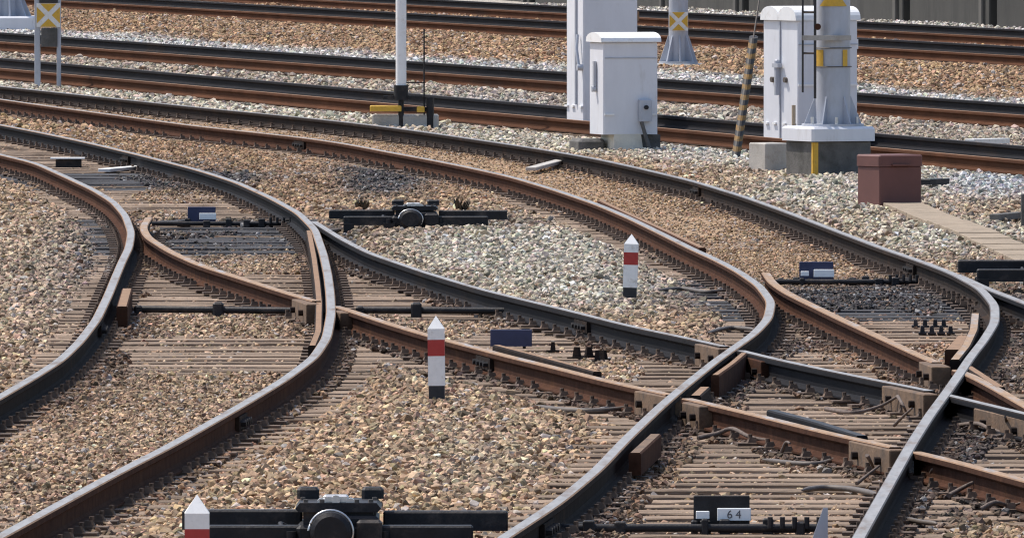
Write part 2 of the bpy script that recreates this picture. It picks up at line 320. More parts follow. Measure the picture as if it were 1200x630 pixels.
# ------------------------------------------------------------------ colours of the ballast by place
TAN = np.array([0.36, 0.258, 0.160]); BRN = np.array([0.26, 0.150, 0.080]); GRY = np.array([0.37, 0.35, 0.305]); WHT = np.array([0.50, 0.50, 0.475])
BLU = np.array([0.36, 0.39, 0.43]); DRK = np.array([0.06, 0.055, 0.055]); PNK = np.array([0.34, 0.255, 0.18]); CRM = np.array([0.44, 0.41, 0.325])
def ballast_col(x, Y):
    n = len(x); z = np.full(n, -0.15)
    col = np.tile(TAN, (n, 1)); b = np.clip(0.5 + 0.6 * fbm(x * 1.5, Y * 0.45, 21), 0, 1)[:, None]
    col = col * (1 - 0.45 * b) + PNK * 0.45 * b
    def mixin(w, c):
        nonlocal col
        w = np.clip(w, 0, 1)[:, None]; col = col * (1 - w) + c * w
    dA = x - rx('Af', Y); dB = x - rx('Bf', Y); dC = x - rx('Cn', Y); nA = x - rx('An', Y); dD = x - rx('Df', Y)
    wob = 0.35 * fbm(x * 0.9, Y * 0.25, 31)
    step = lambda t, w=0.4: 1 / (1 + np.exp(-np.clip(t / w, -30, 30) * 2))
    mixin(0.85 * step(Y - 118, 8) * step(-(x - rx('R5', Y)) + 12), TAN * 0.6 + BRN * 0.4)
    mixin(0.85 * step(dA - 0.1 + wob) * step(-(dB - 0.0)), GRY * 0.75 + PNK * 0.25)
    mixin(0.95 * step(dB - 0.2) * step(2.6 + 2 * wob - dB), WHT * 0.8 + BLU * 0.2)
    mixin(0.9 * step(dB - 2.8 - 2 * wob) * step(-dC), TAN * 0.55 + BRN * 0.45)
    mixin(0.8 * step(dC + 0.2), BRN)
    mixin(0.9 * step(dD - 0.2), WHT)
    mixin(0.9 * step(nA + 2.2 + wob) * step(-nA - 0.2) * step(Y - 112, 4), CRM * 0.8 + WHT * 0.2)
    g = lambda u, v, ru, rv: bump_at(u, v, ru, rv, x, Y)
    mixin(1.3 * g(620, 305, 170, 42), CRM * 0.5 + GRY * 0.5)
    mixin(1.2 * g(690, 335, 100, 30), CRM * 0.4 + GRY * 0.6)
    mixin(1.2 * g(985, 235, 130, 34) * (x > rx('R6', Y)), CRM * 0.5 + GRY * 0.5)
    mixin(1.2 * g(1120, 285, 120, 22) * (x > rx('R6', Y)), CRM * 0.5 + GRY * 0.5)
    mixin(1.4 * g(820, 170, 60, 22), GRY * 0.6 + WHT * 0.4)
    mixin(1.3 * g(560, 132, 80, 12), GRY * 0.5 + BLU * 0.5)
    mixin(1.5 * g(1165, 225, 60, 16), WHT * 0.4 + BLU * 0.6)
    mixin(0.8 * g(60, 330, 110, 90) * (x < rx('R1', Y)), GRY * 0.4 + PNK * 0.6)
    mixin(0.8 * g(560, 540, 90, 50), GRY * 0.4 + TAN * 0.6)
    # inside the tracks: browner, with rust dust along the rails
    sd_ = track_sd(x, Y); rd = rail_dist(x, Y)
    mixin(0.5 * (sd_ < 0.1) * (Y < 112), PNK)
    mixin(0.75 * np.exp(-(rd / 0.22) ** 2) * (Y < 112), np.array([0.16, 0.085, 0.05]))
    fi = fines(x, Y)
    mixin(0.8 * fi, np.array([0.30, 0.205, 0.122]))
    mixin(0.8 * g(1030, 390, 90, 40) * (sd_ < 0.2), np.array([0.25, 0.145, 0.09])); mixin(0.6 * g(560, 190, 260, 40) * (x < rx('R5', Y)), np.array([0.30, 0.19, 0.11]))
    rgt = np.minimum(np.where(x > rx('R5', Y), x - rx('R5', Y), 9), np.where(x > rx('R6', Y), x - rx('R6', Y), 9))
    mixin(0.9 * np.exp(-(rgt / 0.26) ** 2) * (Y < 76), np.array([0.055, 0.035, 0.026]))
    # oil and grease round the switches
    blot = lambda k: np.clip(1.0 + 0.7 * fbm(x * 2.2, Y * 0.7, k), 0.4, 1.4)
    mixin(1.7 * g(275, 280, 115, 20) * blot(41), DRK * 0.9); mixin(1.6 * g(215, 212, 85, 16) * blot(42), DRK * 1.2); mixin(1.6 * g(440, 212, 60, 18) * blot(43), DRK * 1.2)
    mixin(1.7 * g(1020, 350, 120, 20) * blot(44), DRK * 0.9); mixin(1.2 * g(1185, 390, 40, 55) * blot(45), DRK * 1.4); mixin(0.9 * g(640, 425, 130, 20) * (x < rx('R3', Y)) * blot(46), DRK * 1.5)
    mixin(1.1 * g(900, 405, 60, 25), DRK * 1.6); mixin(1.4 * g(1125, 545, 55, 60) * blot(47), DRK * 1.1); mixin(0.8 * g(880, 455, 60, 20) * blot(48), DRK * 1.8)
    mixin(0.9 * g(120, 300, 40, 60) * (x < rx('R1', Y)) * blot(49), DRK * 2.0); mixin(0.8 * g(820, 345, 60, 20) * blot(50), DRK * 1.8); mixin(0.8 * g(30, 195, 70, 14) * blot(51), DRK * 1.8)
    mixin(0.8 * g(500, 266, 130, 7), DRK * 1.6)  # not oil: shade under the middle switch machine, painted into the stone colour
    lft = np.minimum(np.where(x < rx('R4', Y), rx('R4', Y) - x, 9), np.where(x < rx('R3', Y), rx('R3', Y) - x, 9))
    mixin(0.85 * np.exp(-(lft / 0.20) ** 2) * (Y < 100) * (Y > 60), np.array([0.06, 0.048, 0.042]))
    mixin(0.8 * g(600, 432, 130, 22) * (x < rx('R3', Y)), np.array([0.10, 0.085, 0.075])); mixin(0.8 * g(60, 620, 70, 22) * (x > rx('R2', Y) - 0.2), DRK * 1.3)
    mixin(0.8 * g(150, 400, 30, 60) * (x > rx('R1', Y)), np.array([0.09, 0.06, 0.045])); mixin(0.7 * g(440, 400, 40, 40) * (x > rx('R2', Y)), np.array([0.10, 0.075, 0.06]))
    return np.clip(col * np.array([1.02, 0.975, 0.93]), 0.02, 0.7)

# ------------------------------------------------------------------ ground sheet
def ground_sheet():
    xs = np.concatenate([-np.geomspace(2200, 15, 26), np.arange(-14.5, 20.1, 0.3), np.geomspace(20.6, 2200, 26)])
    ys = np.concatenate([[-300, -120, -40, 0, 20, 30], np.arange(36, 150, 0.4), np.arange(150, 262, 0.8), np.geomspace(263, 4500, 28)])
    X, Yv = np.meshgrid(xs, ys); x = X.ravel(); y = Yv.ravel()
    yc = np.clip(y, 35, 328)
    z = ground_z(x, yc); z = np.where((y < 34) | (y > 329), -0.15, z) - 0.012
    nx, ny = len(xs), len(ys)
    i = np.arange(nx * ny).reshape(ny, nx)
    q = np.stack([i[:-1, :-1], i[:-1, 1:], i[1:, 1:], i[1:, :-1]], -1).reshape(-1, 4)
    me = bpy.data.meshes.new('ground')
    me.vertices.add(nx * ny); me.vertices.foreach_set('co', np.stack([x, y, z], 1).astype(np.float32).ravel())
    me.loops.add(q.size); me.loops.foreach_set('vertex_index', q.ravel().astype(np.int32))
    me.polygons.add(len(q)); me.polygons.foreach_set('loop_start', np.arange(0, q.size, 4, dtype=np.int32))
    me.update(calc_edges=True); me.validate()
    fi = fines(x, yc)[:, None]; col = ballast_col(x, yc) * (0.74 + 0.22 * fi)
    at = me.attributes.new('stone_col', 'FLOAT_COLOR', 'POINT')
    at.data.foreach_set('color', np.concatenate([col, np.ones((len(col), 1))], 1).astype(np.float32).ravel())
    m = bpy.data.materials.new('ground_dirt'); m.use_nodes = True; N = m.node_tree.nodes; L = m.node_tree.links; b = N['Principled BSDF']
    b.inputs['Roughness'].default_value = 0.95
    a = N.new('ShaderNodeAttribute'); a.attribute_name = 'stone_col'
    g = N.new('ShaderNodeNewGeometry'); vo = N.new('ShaderNodeTexVoronoi'); vo.inputs['Scale'].default_value = 22
    L.new(g.outputs['Position'], vo.inputs['Vector'])
    hs = N.new('ShaderNodeSeparateColor'); L.new(vo.outputs['Color'], hs.inputs[0])
    mr = N.new('ShaderNodeMapRange'); mr.inputs[3].default_value = 0.45; mr.inputs[4].default_value = 1.5; L.new(hs.outputs[0], mr.inputs[0])
    mu = N.new('ShaderNodeVectorMath'); mu.operation = 'SCALE'; L.new(a.outputs['Color'], mu.inputs[0]); L.new(mr.outputs[0], mu.inputs['Scale'])
    L.new(mu.outputs[0], b.inputs['Base Color'])
    bp = N.new('ShaderNodeBump'); bp.inputs['Strength'].default_value = 1; bp.inputs['Distance'].default_value = 0.02; bp.invert = True
    L.new(vo.outputs['Distance'], bp.inputs['Height']); L.new(bp.outputs[0], b.inputs['Normal'])
    me.materials.append(m)
    o = bpy.data.objects.new('ground', me); C.objects.link(o); o['kind'] = 'structure'
    return o
ground_sheet()

# ------------------------------------------------------------------ ballast stones (stuff)
def stone_shapes(n=9):
    import bmesh
    sm = bpy.data.materials.new('stone'); sm.use_nodes = True; N = sm.node_tree.nodes; L = sm.node_tree.links; b = N['Principled BSDF']
    b.inputs['Roughness'].default_value = 0.85; b.inputs['Specular IOR Level'].default_value = 0.35
    a = N.new('ShaderNodeAttribute'); a.attribute_type = 'INSTANCER'; a.attribute_name = 'stone_col'
    g = N.new('ShaderNodeNewGeometry'); no = N.new('ShaderNodeTexNoise'); no.inputs['Scale'].default_value = 45; no.inputs['Detail'].default_value = 3
    L.new(g.outputs['Position'], no.inputs['Vector'])
    mr = N.new('ShaderNodeMapRange'); mr.inputs[1].default_value = 0.3; mr.inputs[2].default_value = 0.7; mr.inputs[3].default_value = 0.72; mr.inputs[4].default_value = 1.28
    L.new(no.outputs[0], mr.inputs[0])
    mu = N.new('ShaderNodeVectorMath'); mu.operation = 'SCALE'; L.new(a.outputs['Color'], mu.inputs[0]); L.new(mr.outputs[0], mu.inputs['Scale'])
    L.new(mu.outputs[0], b.inputs['Base Color'])
    col = bpy.data.collections.new('stone_shapes'); r = np.random.default_rng(5)
    for k in range(n):
        bm = bmesh.new(); asp = np.array([1.0, r.uniform(0.65, 0.95), r.uniform(0.5, 0.8)])
        for _ in range(13):
            d = r.normal(size=3); d /= np.linalg.norm(d); bm.verts.new(d * asp * 0.5 * r.uniform(0.85, 1.12))
        h = bmesh.ops.convex_hull(bm, input=bm.verts)
        bmesh.ops.delete(bm, geom=[v for v in bm.verts if not v.link_faces], context='VERTS')
        me = bpy.data.meshes.new('stone'); bm.to_mesh(me); bm.free(); me.materials.append(sm)
        col.objects.link(bpy.data.objects.new('stone', me))
    return col
def ballast():
    P = []
    for y0, y1, dens, s0, s1, marg in ((52, 75, 780, 0.030, 0.066, 1.3), (75, 100, 560, 0.034, 0.068, 1.3), (100, 140, 300, 0.046, 0.075, 1.5), (140, 250, 130, 0.055, 0.10, 1.5)):
        wmax = 0.0392 * y1 + marg; n = int(2 * wmax * (y1 - y0) * dens)
        y = rng.uniform(y0, y1, n); x = rng.uniform(-wmax, wmax, n)
        ok = np.abs(x) < 0.0392 * y + marg; x, y = x[ok], y[ok]
        s = rng.uniform(s0, s1, len(x)) * np.where(rng.random(len(x)) < 0.06, 1.35, 1.0)
        P.append(np.stack([x, y, s], 1))
    P = np.concatenate(P); x, y, s = P.T
    rd = rail_dist(x, y); keep = (rd > 0.085); x, y, s, rd = x[keep], y[keep], s[keep], rd[keep]
    tx0, ty0 = px(1062, 238, -0.06); tx1, ty1 = px(1200, 294, -0.06); tl = math.hypot(tx1 - tx0, ty1 - ty0)
    td = np.abs((x - tx0) * (ty1 - ty0) - (y - ty0) * (tx1 - tx0)) / tl; al = ((x - tx0) * (tx1 - tx0) + (y - ty0) * (ty1 - ty0)) / tl
    keep = ~((td < 0.20 + 0.05 * rng.standard_normal(len(x))) & (al > -0.5) & (al < tl + 4) & (rng.random(len(x)) < 0.93)); x, y, s, rd = x[keep], y[keep], s[keep], rd[keep]
    sd_ = track_sd(x, y)
    keep = ~((sd_ < 0.3) & (rng.random(len(x)) < 0.15) & (y < 130)); x, y, s, sd_ = x[keep], y[keep], s[keep], sd_[keep]
    s = np.where(sd_ < 0.3, s * 0.75, s)
    fi = fines(x, y); s = s * (1 - 0.35 * fi)
    z = ground_z(x, y) + (rng.uniform(-0.40, 0.24, len(x)) - 0.46 * fi) * s
    cov = bump_at(190, 500, 105, 48, x, y) + bump_at(80, 580, 110, 60, x, y) + bump_at(250, 382, 80, 12, x, y) + fi + np.clip(fbm(x * 1.9, y * 0.45, 91) + 0.10, 0, 1) * 1.7
    grime = np.zeros(len(x))
    for k, side, y0, y1, wd in (('R5', 1, 50, 82, 0.30), ('R6', 1, 50, 84, 0.34), ('R1', 1, 70, 90, 0.26), ('R2', 1, 70, 86, 0.24), ('R3', -1, 60, 84, 0.24), ('R4', -1, 66, 96, 0.18), ('R7', -1, 70, 88, 0.2)):
        dd = (x - rx(k, y)) * side
        grime = np.maximum(grime, np.where((dd > 0) & (y > y0) & (y < y1), np.exp(-(dd / wd) ** 2), 0) * np.clip(0.7 + 0.8 * fbm(x * 3, y * 1.1, 60 + len(k) + int(y0)), 0, 1))
    cov = cov + 1.1 * grime + 0.8 * bump_at(210, 212, 85, 14, x, y) + 0.45 * bump_at(275, 280, 115, 20, x, y) + 0.5 * bump_at(1020, 350, 120, 20, x, y)
    cov = np.clip(cov - 1.3 * bump_at(920, 530, 260, 90, x, y) * (grime < 0.3) - 0.7 * bump_at(300, 330, 110, 16, x, y) - 0.7 * bump_at(560, 372, 120, 14, x, y) - 0.5 * bump_at(260, 425, 130, 14, x, y), 0, 2)
    low = (sd_ < 0.16) & (y < 125)
    keep = ~(low & (cov < 0.25) & (rng.random(len(x)) < 0.22)); x, y, s, z, cov, grime, low = x[keep], y[keep], s[keep], z[keep], cov[keep], grime[keep], low[keep]
    z = np.where(low, np.minimum(z, SL_TOP - 0.36 * s + 0.024 * np.clip(cov, 0, 1.6) + 0.004), z)
    z = np.where((cov > 0.55) & low, np.maximum(z, SL_TOP + rng.uniform(-0.4, 0.12, len(x)) * s), z)
    z = np.where((grime > 0.3) & low, np.maximum(z, SL_TOP + rng.uniform(-0.35, 0.25, len(x)) * s), z)
    col = ballast_col(x, y); gw = np.clip(grime * 1.1, 0, 0.92)[:, None]; col = col * (1 - gw) + np.array([0.050, 0.032, 0.024]) * gw
    v = np.exp(rng.normal(0, 0.36, len(x))); tint = rng.normal(0, 0.05, (len(x), 3)); col = col * v[:, None] * (1 + tint)
    w = (rng.random(len(x)) < 0.07)[:, None]; col = np.where(w, col * 0.5 + 0.24, col)
    dk = (rng.random(len(x)) < 0.15)[:, None]; col = np.where(dk, col * 0.45, col)
    br = (rng.random(len(x)) < 0.08)[:, None]; col = np.where(br, col * 0.5 + np.array([0.12, 0.065, 0.035]), col)
    col = np.clip(col, 0.012, 0.72)
    n = len(x)
    me = bpy.data.meshes.new('ballast_points'); me.vertices.add(n)
    me.vertices.foreach_set('co', np.stack([x, y, z], 1).astype(np.float32).ravel())
    a = me.attributes.new('stone_col', 'FLOAT_COLOR', 'POINT'); a.data.foreach_set('color', np.concatenate([col, np.ones((n, 1))], 1).astype(np.float32).ravel())
    a = me.attributes.new('size', 'FLOAT', 'POINT'); a.data.foreach_set('value', s.astype(np.float32))
    rot = np.stack([rng.normal(0, 0.45, n), rng.normal(0, 0.45, n), rng.uniform(0, 6.283, n)], 1)
    a = me.attributes.new('rot', 'FLOAT_VECTOR', 'POINT'); a.data.foreach_set('vector', rot.astype(np.float32).ravel())
    o = bpy.data.objects.new('ballast', me); C.objects.link(o); o['kind'] = 'stuff'; o['label'] = 'loose tan and grey crushed stone ballast around the tracks'; o['category'] = 'ballast'
    ng = bpy.data.node_groups.new('ballast', 'GeometryNodeTree')
    ng.interface.new_socket('Geometry', in_out='INPUT', socket_type='NodeSocketGeometry'); ng.interface.new_socket('Geometry', in_out='OUTPUT', socket_type='NodeSocketGeometry')
    N = ng.nodes; L = ng.links; gi = N.new('NodeGroupInput'); go = N.new('NodeGroupOutput')
    ci = N.new('GeometryNodeCollectionInfo'); ci.inputs['Collection'].default_value = stone_shapes(); ci.inputs['Separate Children'].default_value = True; ci.inputs['Reset Children'].default_value = True
    ip = N.new('GeometryNodeInstanceOnPoints'); ip.inputs['Pick Instance'].default_value = True
    def attr(nm, t):
        q = N.new('GeometryNodeInputNamedAttribute'); q.data_type = t; q.inputs['Name'].default_value = nm; return q.outputs[0]
    e2r = N.new('FunctionNodeEulerToRotation'); L.new(attr('rot', 'FLOAT_VECTOR'), e2r.inputs[0])
    L.new(gi.outputs[0], ip.inputs['Points']); L.new(ci.outputs[0], ip.inputs['Instance']); L.new(e2r.outputs[0], ip.inputs['Rotation']); L.new(attr('size', 'FLOAT'), ip.inputs['Scale'])
    L.new(ip.outputs[0], go.inputs[0])
    md = o.modifiers.new('scatter', 'NODES'); md.node_group = ng
    print('stones', n)
ballast()

# ------------------------------------------------------------------ tracks
# profile: (x, z), walked round; head, web, foot
PROF = [(-0.029, 0.0), (0.029, 0.0), (0.0355, -0.006), (0.0365, -0.033), (0.028, -0.042), (0.011, -0.052), (0.009, -0.118), (0.020, -0.132), (0.064, -0.141), (0.064, -0.153),
        (-0.064, -0.153), (-0.064, -0.141), (-0.020, -0.132), (-0.009, -0.118), (-0.011, -0.052), (-0.028, -0.042), (-0.0365, -0.033), (-0.0355, -0.006)]
PROF = [(a * 0.88, b * 0.87) for a, b in PROF]
def sweep(name, Ys, xs, parent, mats, dz=0.0, prof=PROF, gauge_side=0, zramp=None, hk=1.0):
    """rail along x(Y): material 0 running surface, 1 field side, 2 gauge side (+1: gauge side is +x)"""
    n = len(prof); k = np.gradient(xs, Ys); inv = 1 / np.sqrt(1 + k * k)
    V = np.empty((len(Ys), n, 3))
    for j, (px_, pz) in enumerate(prof):
        V[:, j, 0] = xs + px_ * inv; V[:, j, 1] = Ys - px_ * k * inv; V[:, j, 2] = pz * hk + dz
    fs = []; ms = []
    for i in range(len(Ys) - 1):
        for j in range(n):
            j2 = (j + 1) % n; fs.append((i * n + j, i * n + j2, (i + 1) * n + j2, (i + 1) * n + j))
            if n == len(PROF):
                if j in (0,): ms.append(0)
                elif j in (1, 17): ms.append(3 if len(mats) > 3 else 0)
                elif j == 9: ms.append(1)
                else: ms.append(2 if (j < 9) == (gauge_side > 0) else 1)
            else: ms.append(0 if j == 0 else 1)
    fs.append(tuple(range(n - 1, -1, -1))); fs.append(tuple(range((len(Ys) - 1) * n, len(Ys) * n))); ms += [1, 1]
    me = bpy.data.meshes.new(name); me.from_pydata(V.reshape(-1, 3).tolist(), [], fs)
    for m in mats: me.materials.append(MATS[m])
    me.polygons.foreach_set('material_index', ms); me.update()
    o = bpy.data.objects.new(name, me); C.objects.link(o); o.parent = parent
    return o
def cuts_by_u(k, y0, y1, gaps):
    """split a rail's Y range where its photo column lies in one of gaps"""
    Y = np.arange(y0, y1, 0.12); x = rx(k, Y); u, _ = proj(x, Y, np.zeros_like(Y))
    ok = np.ones(len(Y), bool)
    for a, b in gaps: ok &= ~((u > a) & (u < b))
    segs = []; i = 0
    while i < len(Y):
        if ok[i]:
            j = i
            while j + 1 < len(Y) and ok[j + 1]: j += 1
            if j - i > 2: segs.append((Y[i:j + 1], x[i:j + 1]))
            i = j + 1
        else: i += 1
    return segs
tL = thing('railway_track', 'track at left curving down towards the bottom left corner, leftmost in the foreground', 'railway track')
tX = thing('railway_track', 'rusty track crossing diagonally from the left switch to the right edge through the diamond', 'railway track')
tM = thing('railway_track', 'long track sweeping from upper left in front of the cabinets down through the crossing', 'railway track')
tY = thing('railway_track', 'short rusty track branching off to the right edge below the brown box', 'railway track')
tA = thing('railway_track', 'straight track passing directly behind the white pole and grey cabinets', 'railway track')
tB = thing('railway_track', 'straight track second behind the grey cabinets, white stones along its far side', 'railway track')
tC = thing('railway_track', 'straight far track just beyond the wide brown ballast strip', 'railway track')
tD = thing('railway_track', 'farthest straight track, right in front of the concrete wall', 'railway track')
POL = ['steel_polished', 'rust', 'rust_dark', 'rust_tan']; DUL = ['steel_dull', 'rust', 'rail_black', 'rust_tan']
BLK = ['steel_polished', 'rust_dark', 'rail_black', 'steel_far']; FARM = ['steel_far', 'rust_far', 'rail_black', 'rail_black']
def put(k, parent, mats, gs, y0, y1, gaps=(), dz=0.0):
    for Y, x in cuts_by_u(k, y0, y1, gaps): sweep('rail', Y, x, parent, mats, dz, gauge_side=gs)
put('R1', tL, POL, +1, 40, 320); put('R2', tL, ['steel_polished', 'rust', 'rail_black', 'rust_tan'], -1, 40, 320)
put('R5', tM, POL, +1, 40, 320); put('R6', tM, ['steel_polished', 'rust_dark', 'rust_dark', 'steel_far'], -1, 40, 320)
put('R3', tX, DUL, +1, 34, TR['R3'][1], [(373, 393), (790, 804), (1052, 1069)], -0.003)
put('R4', tX, ['steel_polished', 'rust_dark', 'rail_black', 'rust_dark'], -1, 34, TR['R4'][1], [(850, 867), (1091, 1105)], -0.003)
put('R7', tY, DUL, +1, 34, TR['R7'][1], [(1100, 1120)], -0.005); put('R8', tY, BLK, -1, 34, TR['R8'][1], [], -0.005)
for k, t in (('A', tA), ('B', tB), ('C', tC), ('D', tD)):
    Y = np.arange(90, 328, 1.5)
    sweep('rail', Y, rx(k + 'f', Y), t, FARM, gauge_side=-1); sweep('rail', Y, rx(k + 'n', Y), t, ['rust_tan', 'rust_far', 'rail_black', 'rust_far'], gauge_side=+1)

# sleepers: four uneven unit meshes shared by all, scaled to length
def sleeper_mesh(seed, m):
    r = random.Random(seed); n = 10; vs = []; hw, top = 0.105, 0.0
    for i in range(n + 1):
        x = -0.5 + i / n
        a = r.uniform(-0.004, 0.004); b = r.uniform(-0.004, 0.004); c = r.uniform(-0.003, 0.003)
        vs += [(x, -hw + c, -0.14), (x, -hw + c, top - 0.006 + a), (x, -hw + 0.010 + c, top + a * .6), (x, hw - 0.010 + c, top + b * .6), (x, hw + c, top - 0.006 + b), (x, hw + c, -0.14)]
    fs = []
    for i in range(n):
        for j in range(6): fs.append((i * 6 + j, i * 6 + (j + 1) % 6, (i + 1) * 6 + (j + 1) % 6, (i + 1) * 6 + j))
    fs += [tuple(range(6)), tuple(range(n * 6 + 5, n * 6 - 1, -1))]
    me = bpy.data.meshes.new('sleeper'); me.from_pydata(vs, [], [f[::-1] for f in fs]); me.materials.append(MATS[m]); me.update(); return me
SLM = [sleeper_mesh(i, 'sleeper_wood') for i in range(5)]; SLO = [sleeper_mesh(i + 9, 'sleeper_oily') for i in range(3)]
fast = {k: MB() for k in ('R1', 'R2', 'R3', 'R4', 'R5', 'R6', 'R7', 'R8')}
r_ = random.Random(3)
def in_frame(x0, x1, Y, m=1.2):
    w = 0.0388 * Y + m; return x1 > -w and x0 < w
counts = {}
Y = 52.0; rows = []
while Y < 175:
    iv = []
    for t, (a, b, y0, y1) in zip((tL, tX, tM, tY), PAIRS):
        if y0 <= Y <= y1:
            if (t is tM and Y > 172) or (t is tL and Y > 150): continue
            xa, xb = rx(a, Y), rx(b, Y)
            if in_frame(xa, xb, Y): iv.append([xa - 0.50, xb + 0.50, [(t, a, b)]])
    iv.sort(key=lambda q: q[0]); mg = []
    for q in iv:
        if mg and q[0] < mg[-1][1] + 0.05: mg[-1][1] = max(mg[-1][1], q[1]); mg[-1][2] += q[2]
        else: mg.append(q)
    for x0, x1, lst in mg:
        t = sorted([q[0] for q in lst], key=lambda q: (q is tX, q is tY))[0]
        a, b = lst[0][1], lst[0][2]
        if len(lst) > 1:
            for q in lst:
                if q[0] is t: a, b = q[1], q[2]
        slope = float((rx(a, Y + .5) + rx(b, Y + .5) - rx(a, Y - .5) - rx(b, Y - .5)) / 2)
        ang = -math.atan(slope) * (1.0 if len(lst) == 1 else 0.4) + r_.uniform(-0.008, 0.008)
        cx = (x0 + x1) / 2; ln = (x1 - x0) + r_.uniform(-0.08, 0.10)
        uc, vc = proj(cx, Y, -0.16)
        oily = (204 < vc < 224 and uc < 420) or (258 < vc < 304 and 100 < uc < 420) or (328 < vc < 376 and 850 < uc < 1200)
        sm = bpy.data.objects.new('sleeper', r_.choice(SLO if oily and r_.random() < 0.92 else SLM)); C.objects.link(sm)
        sm.parent = t; sm.location = (cx + r_.uniform(-.04, .04), Y + r_.uniform(-.05, .05), SL_TOP + r_.uniform(-0.007, 0.002)); sm.rotation_euler = (0, 0, ang); sm.scale = (ln, r_.uniform(0.9, 1.1), 1)
        counts[t.name] = counts.get(t.name, 0) + 1
        for (tt, a, b) in lst:
            for k in (a, b):
                if k in ('R3', 'R4', 'R7', 'R8') and Y > TR[k][1] - 0.5: continue
                x = float(rx(k, Y)); yy = Y + math.sin(ang) * (x - cx); m = fast[k]
                sl = float(rx(k, Y + .5) - rx(k, Y - .5)); M = Matrix.Translation((x, yy, SL_TOP)) @ Matrix.Rotation(-math.atan(sl), 4, 'Z')
                m.box((0, 0, 0.006), (0.32, 0.13, 0.012), 0, M)
                for sx in (-1, 1):
                    if r_.random() < 0.06: continue
                    m.box((sx * 0.074, 0, 0.026), (0.055, 0.055, 0.028), 0, M, taper=0.6)
                    m.cyl((sx * 0.086, 0.0, 0.03), (sx * 0.086, 0, 0.056), 0.012, n=6, mi=0, M=M, smooth=False)
    Y += 0.515 if Y < 125 else 0.56
for k, t in (('R1', tL), ('R2', tL), ('R3', tX), ('R4', tX), ('R5', tM), ('R6', tM), ('R7', tY), ('R8', tY)):
    fast[k].build('rail_fastenings', 'fast', t, 'stuff')
print('sleepers', counts)
for k, t in (('A', tA), ('B', tB), ('C', tC), ('D', tD)):
    m = MB(); Y = 110.0
    while Y < 262:
        xa, xb = float(rx(k + 'n', Y)), float(rx(k + 'f', Y))
        if in_frame(xa, xb, Y, 3): m.box(((xa + xb) / 2, Y, SL_TOP - 0.06), (xb - xa + 0.9, 0.22, 0.12), 0, rz=-math.atan((rx(k + 'f', Y + 1) - rx(k + 'f', Y))))
        Y += 0.6
    m.build('sleepers', 'sleeper_wood', t, 'stuff')

# guard rails, wing rails and crossing castings: traced bars on the rail plane
def bar(name, pts, parent, mats, w=0.065, h=0.12, dz=-0.004, bev=0.008):
    P = np.array([px(u, v) for u, v in pts]); o = np.argsort(P[:, 1]); P = P[o]
    Y = np.linspace(P[0, 1], P[-1, 1], max(6, int((P[-1, 1] - P[0, 1]) / 0.15))); x = np.interp(Y, P[:, 1], P[:, 0])
    if len(P) > 2:
        for _ in range(3): x[1:-1] = (x[:-2] + 2 * x[1:-1] + x[2:]) / 4
    prof = [(-w / 2 + bev, 0), (w / 2 - bev, 0), (w / 2, -bev), (w / 2, -h), (-w / 2, -h), (-w / 2, -bev)]
    return sweep(name, Y, x, parent, mats, dz, prof=prof)
RT = ['rust_tan', 'rust']; RD = ['rust_tan', 'rust_dark']; SD = ['steel_dull', 'rust_dark']
bar('guard_rail', [(149, 337), (143, 358)], tL, RT, 0.07, 0.14)
bar('guard_rail', [(362, 268), (368, 300), (372, 330), (374, 352), (373, 385), (366, 402)], tL, RD, 0.05, 0.14, -0.012)
bar('guard_rail', [(768, 507), (744, 529)], tM, ['casting', 'rust'], 0.06, 0.11)
bar('wing_rail', [(872, 412), (858, 424), (838, 438)], tM, RT, 0.045, 0.14)
bar('guard_rail', [(704, 234), (745, 253), (785, 271), (823, 289)], tM, RT, 0.055, 0.125, -0.006)
bar('wing_rail', [(815, 462), (826, 452)], tM, RD, 0.06, 0.14)
bar('guard_rail', [(1143, 366), (1141, 385), (1132, 404), (1119, 420)], tM, SD, 0.06, 0.14)
bar('wing_rail', [(1117, 408), (1126, 398), (1131, 392)], tM, RT, 0.10, 0.14, -0.006)
bar('guard_rail', [(905, 477), (955, 490), (1010, 507)], tX, ['black_iron', 'rail_black'], 0.06, 0.12, -0.012)
bar('guard_rail', [(582, 401), (640, 416), (700, 432)], tX, RD, 0.05, 0.13, -0.014)
bar('guard_rail', [(1135, 428), (1172, 452)], tY, RD, 0.055, 0.14)
def casting(u0, v0, u1, v1, parent, mi='casting', w=0.082, dz=-0.012, h=0.125):
    """thick steel block over the end of a rail at a crossing gap, with two bolts on its near side"""
    (x0, y0), (x1, y1) = px(u0, v0), px(u1, v1)
    L_ = math.hypot(x1 - x0, y1 - y0); a = math.atan2(y1 - y0, x1 - x0)
    M = Matrix.Translation(((x0 + x1) / 2, (y0 + y1) / 2, dz - h / 2)) @ Matrix.Rotation(a, 4, 'Z')
    m = MB(); m.box((0, 0, 0), (L_, w, h), 0, M, bev=0.005)
    o = m.build('crossing_block', mi, parent)
    m = MB()
    for s in (-0.28, 0.28):
        for sd_ in (-1, 1): m.cyl((s * L_, sd_ * w / 2, 0.0), (s * L_, sd_ * (w / 2 + 0.03), 0.0), 0.020, n=6, M=M, smooth=False)
    m.build('bolt', 'rust_dark', o)
casting(1042, 449, 1091, 459, tX); casting(1004, 513, 1052, 524, tX); casting(752, 455, 790, 462, tX); casting(822, 400, 850, 406, tX)
casting(1150, 471, 1215, 486, tX, dz=-0.03, h=0.13); casting(350, 348, 367, 354, tX, w=0.09); casting(808, 468, 828, 473, tX, w=0.08)
casting(1088, 421, 1103, 427, tY, w=0.11); casting(878, 412, 900, 418, tX, 'rust', dz=-0.025, h=0.13); casting(398, 361, 408, 364, tX, w=0.10)
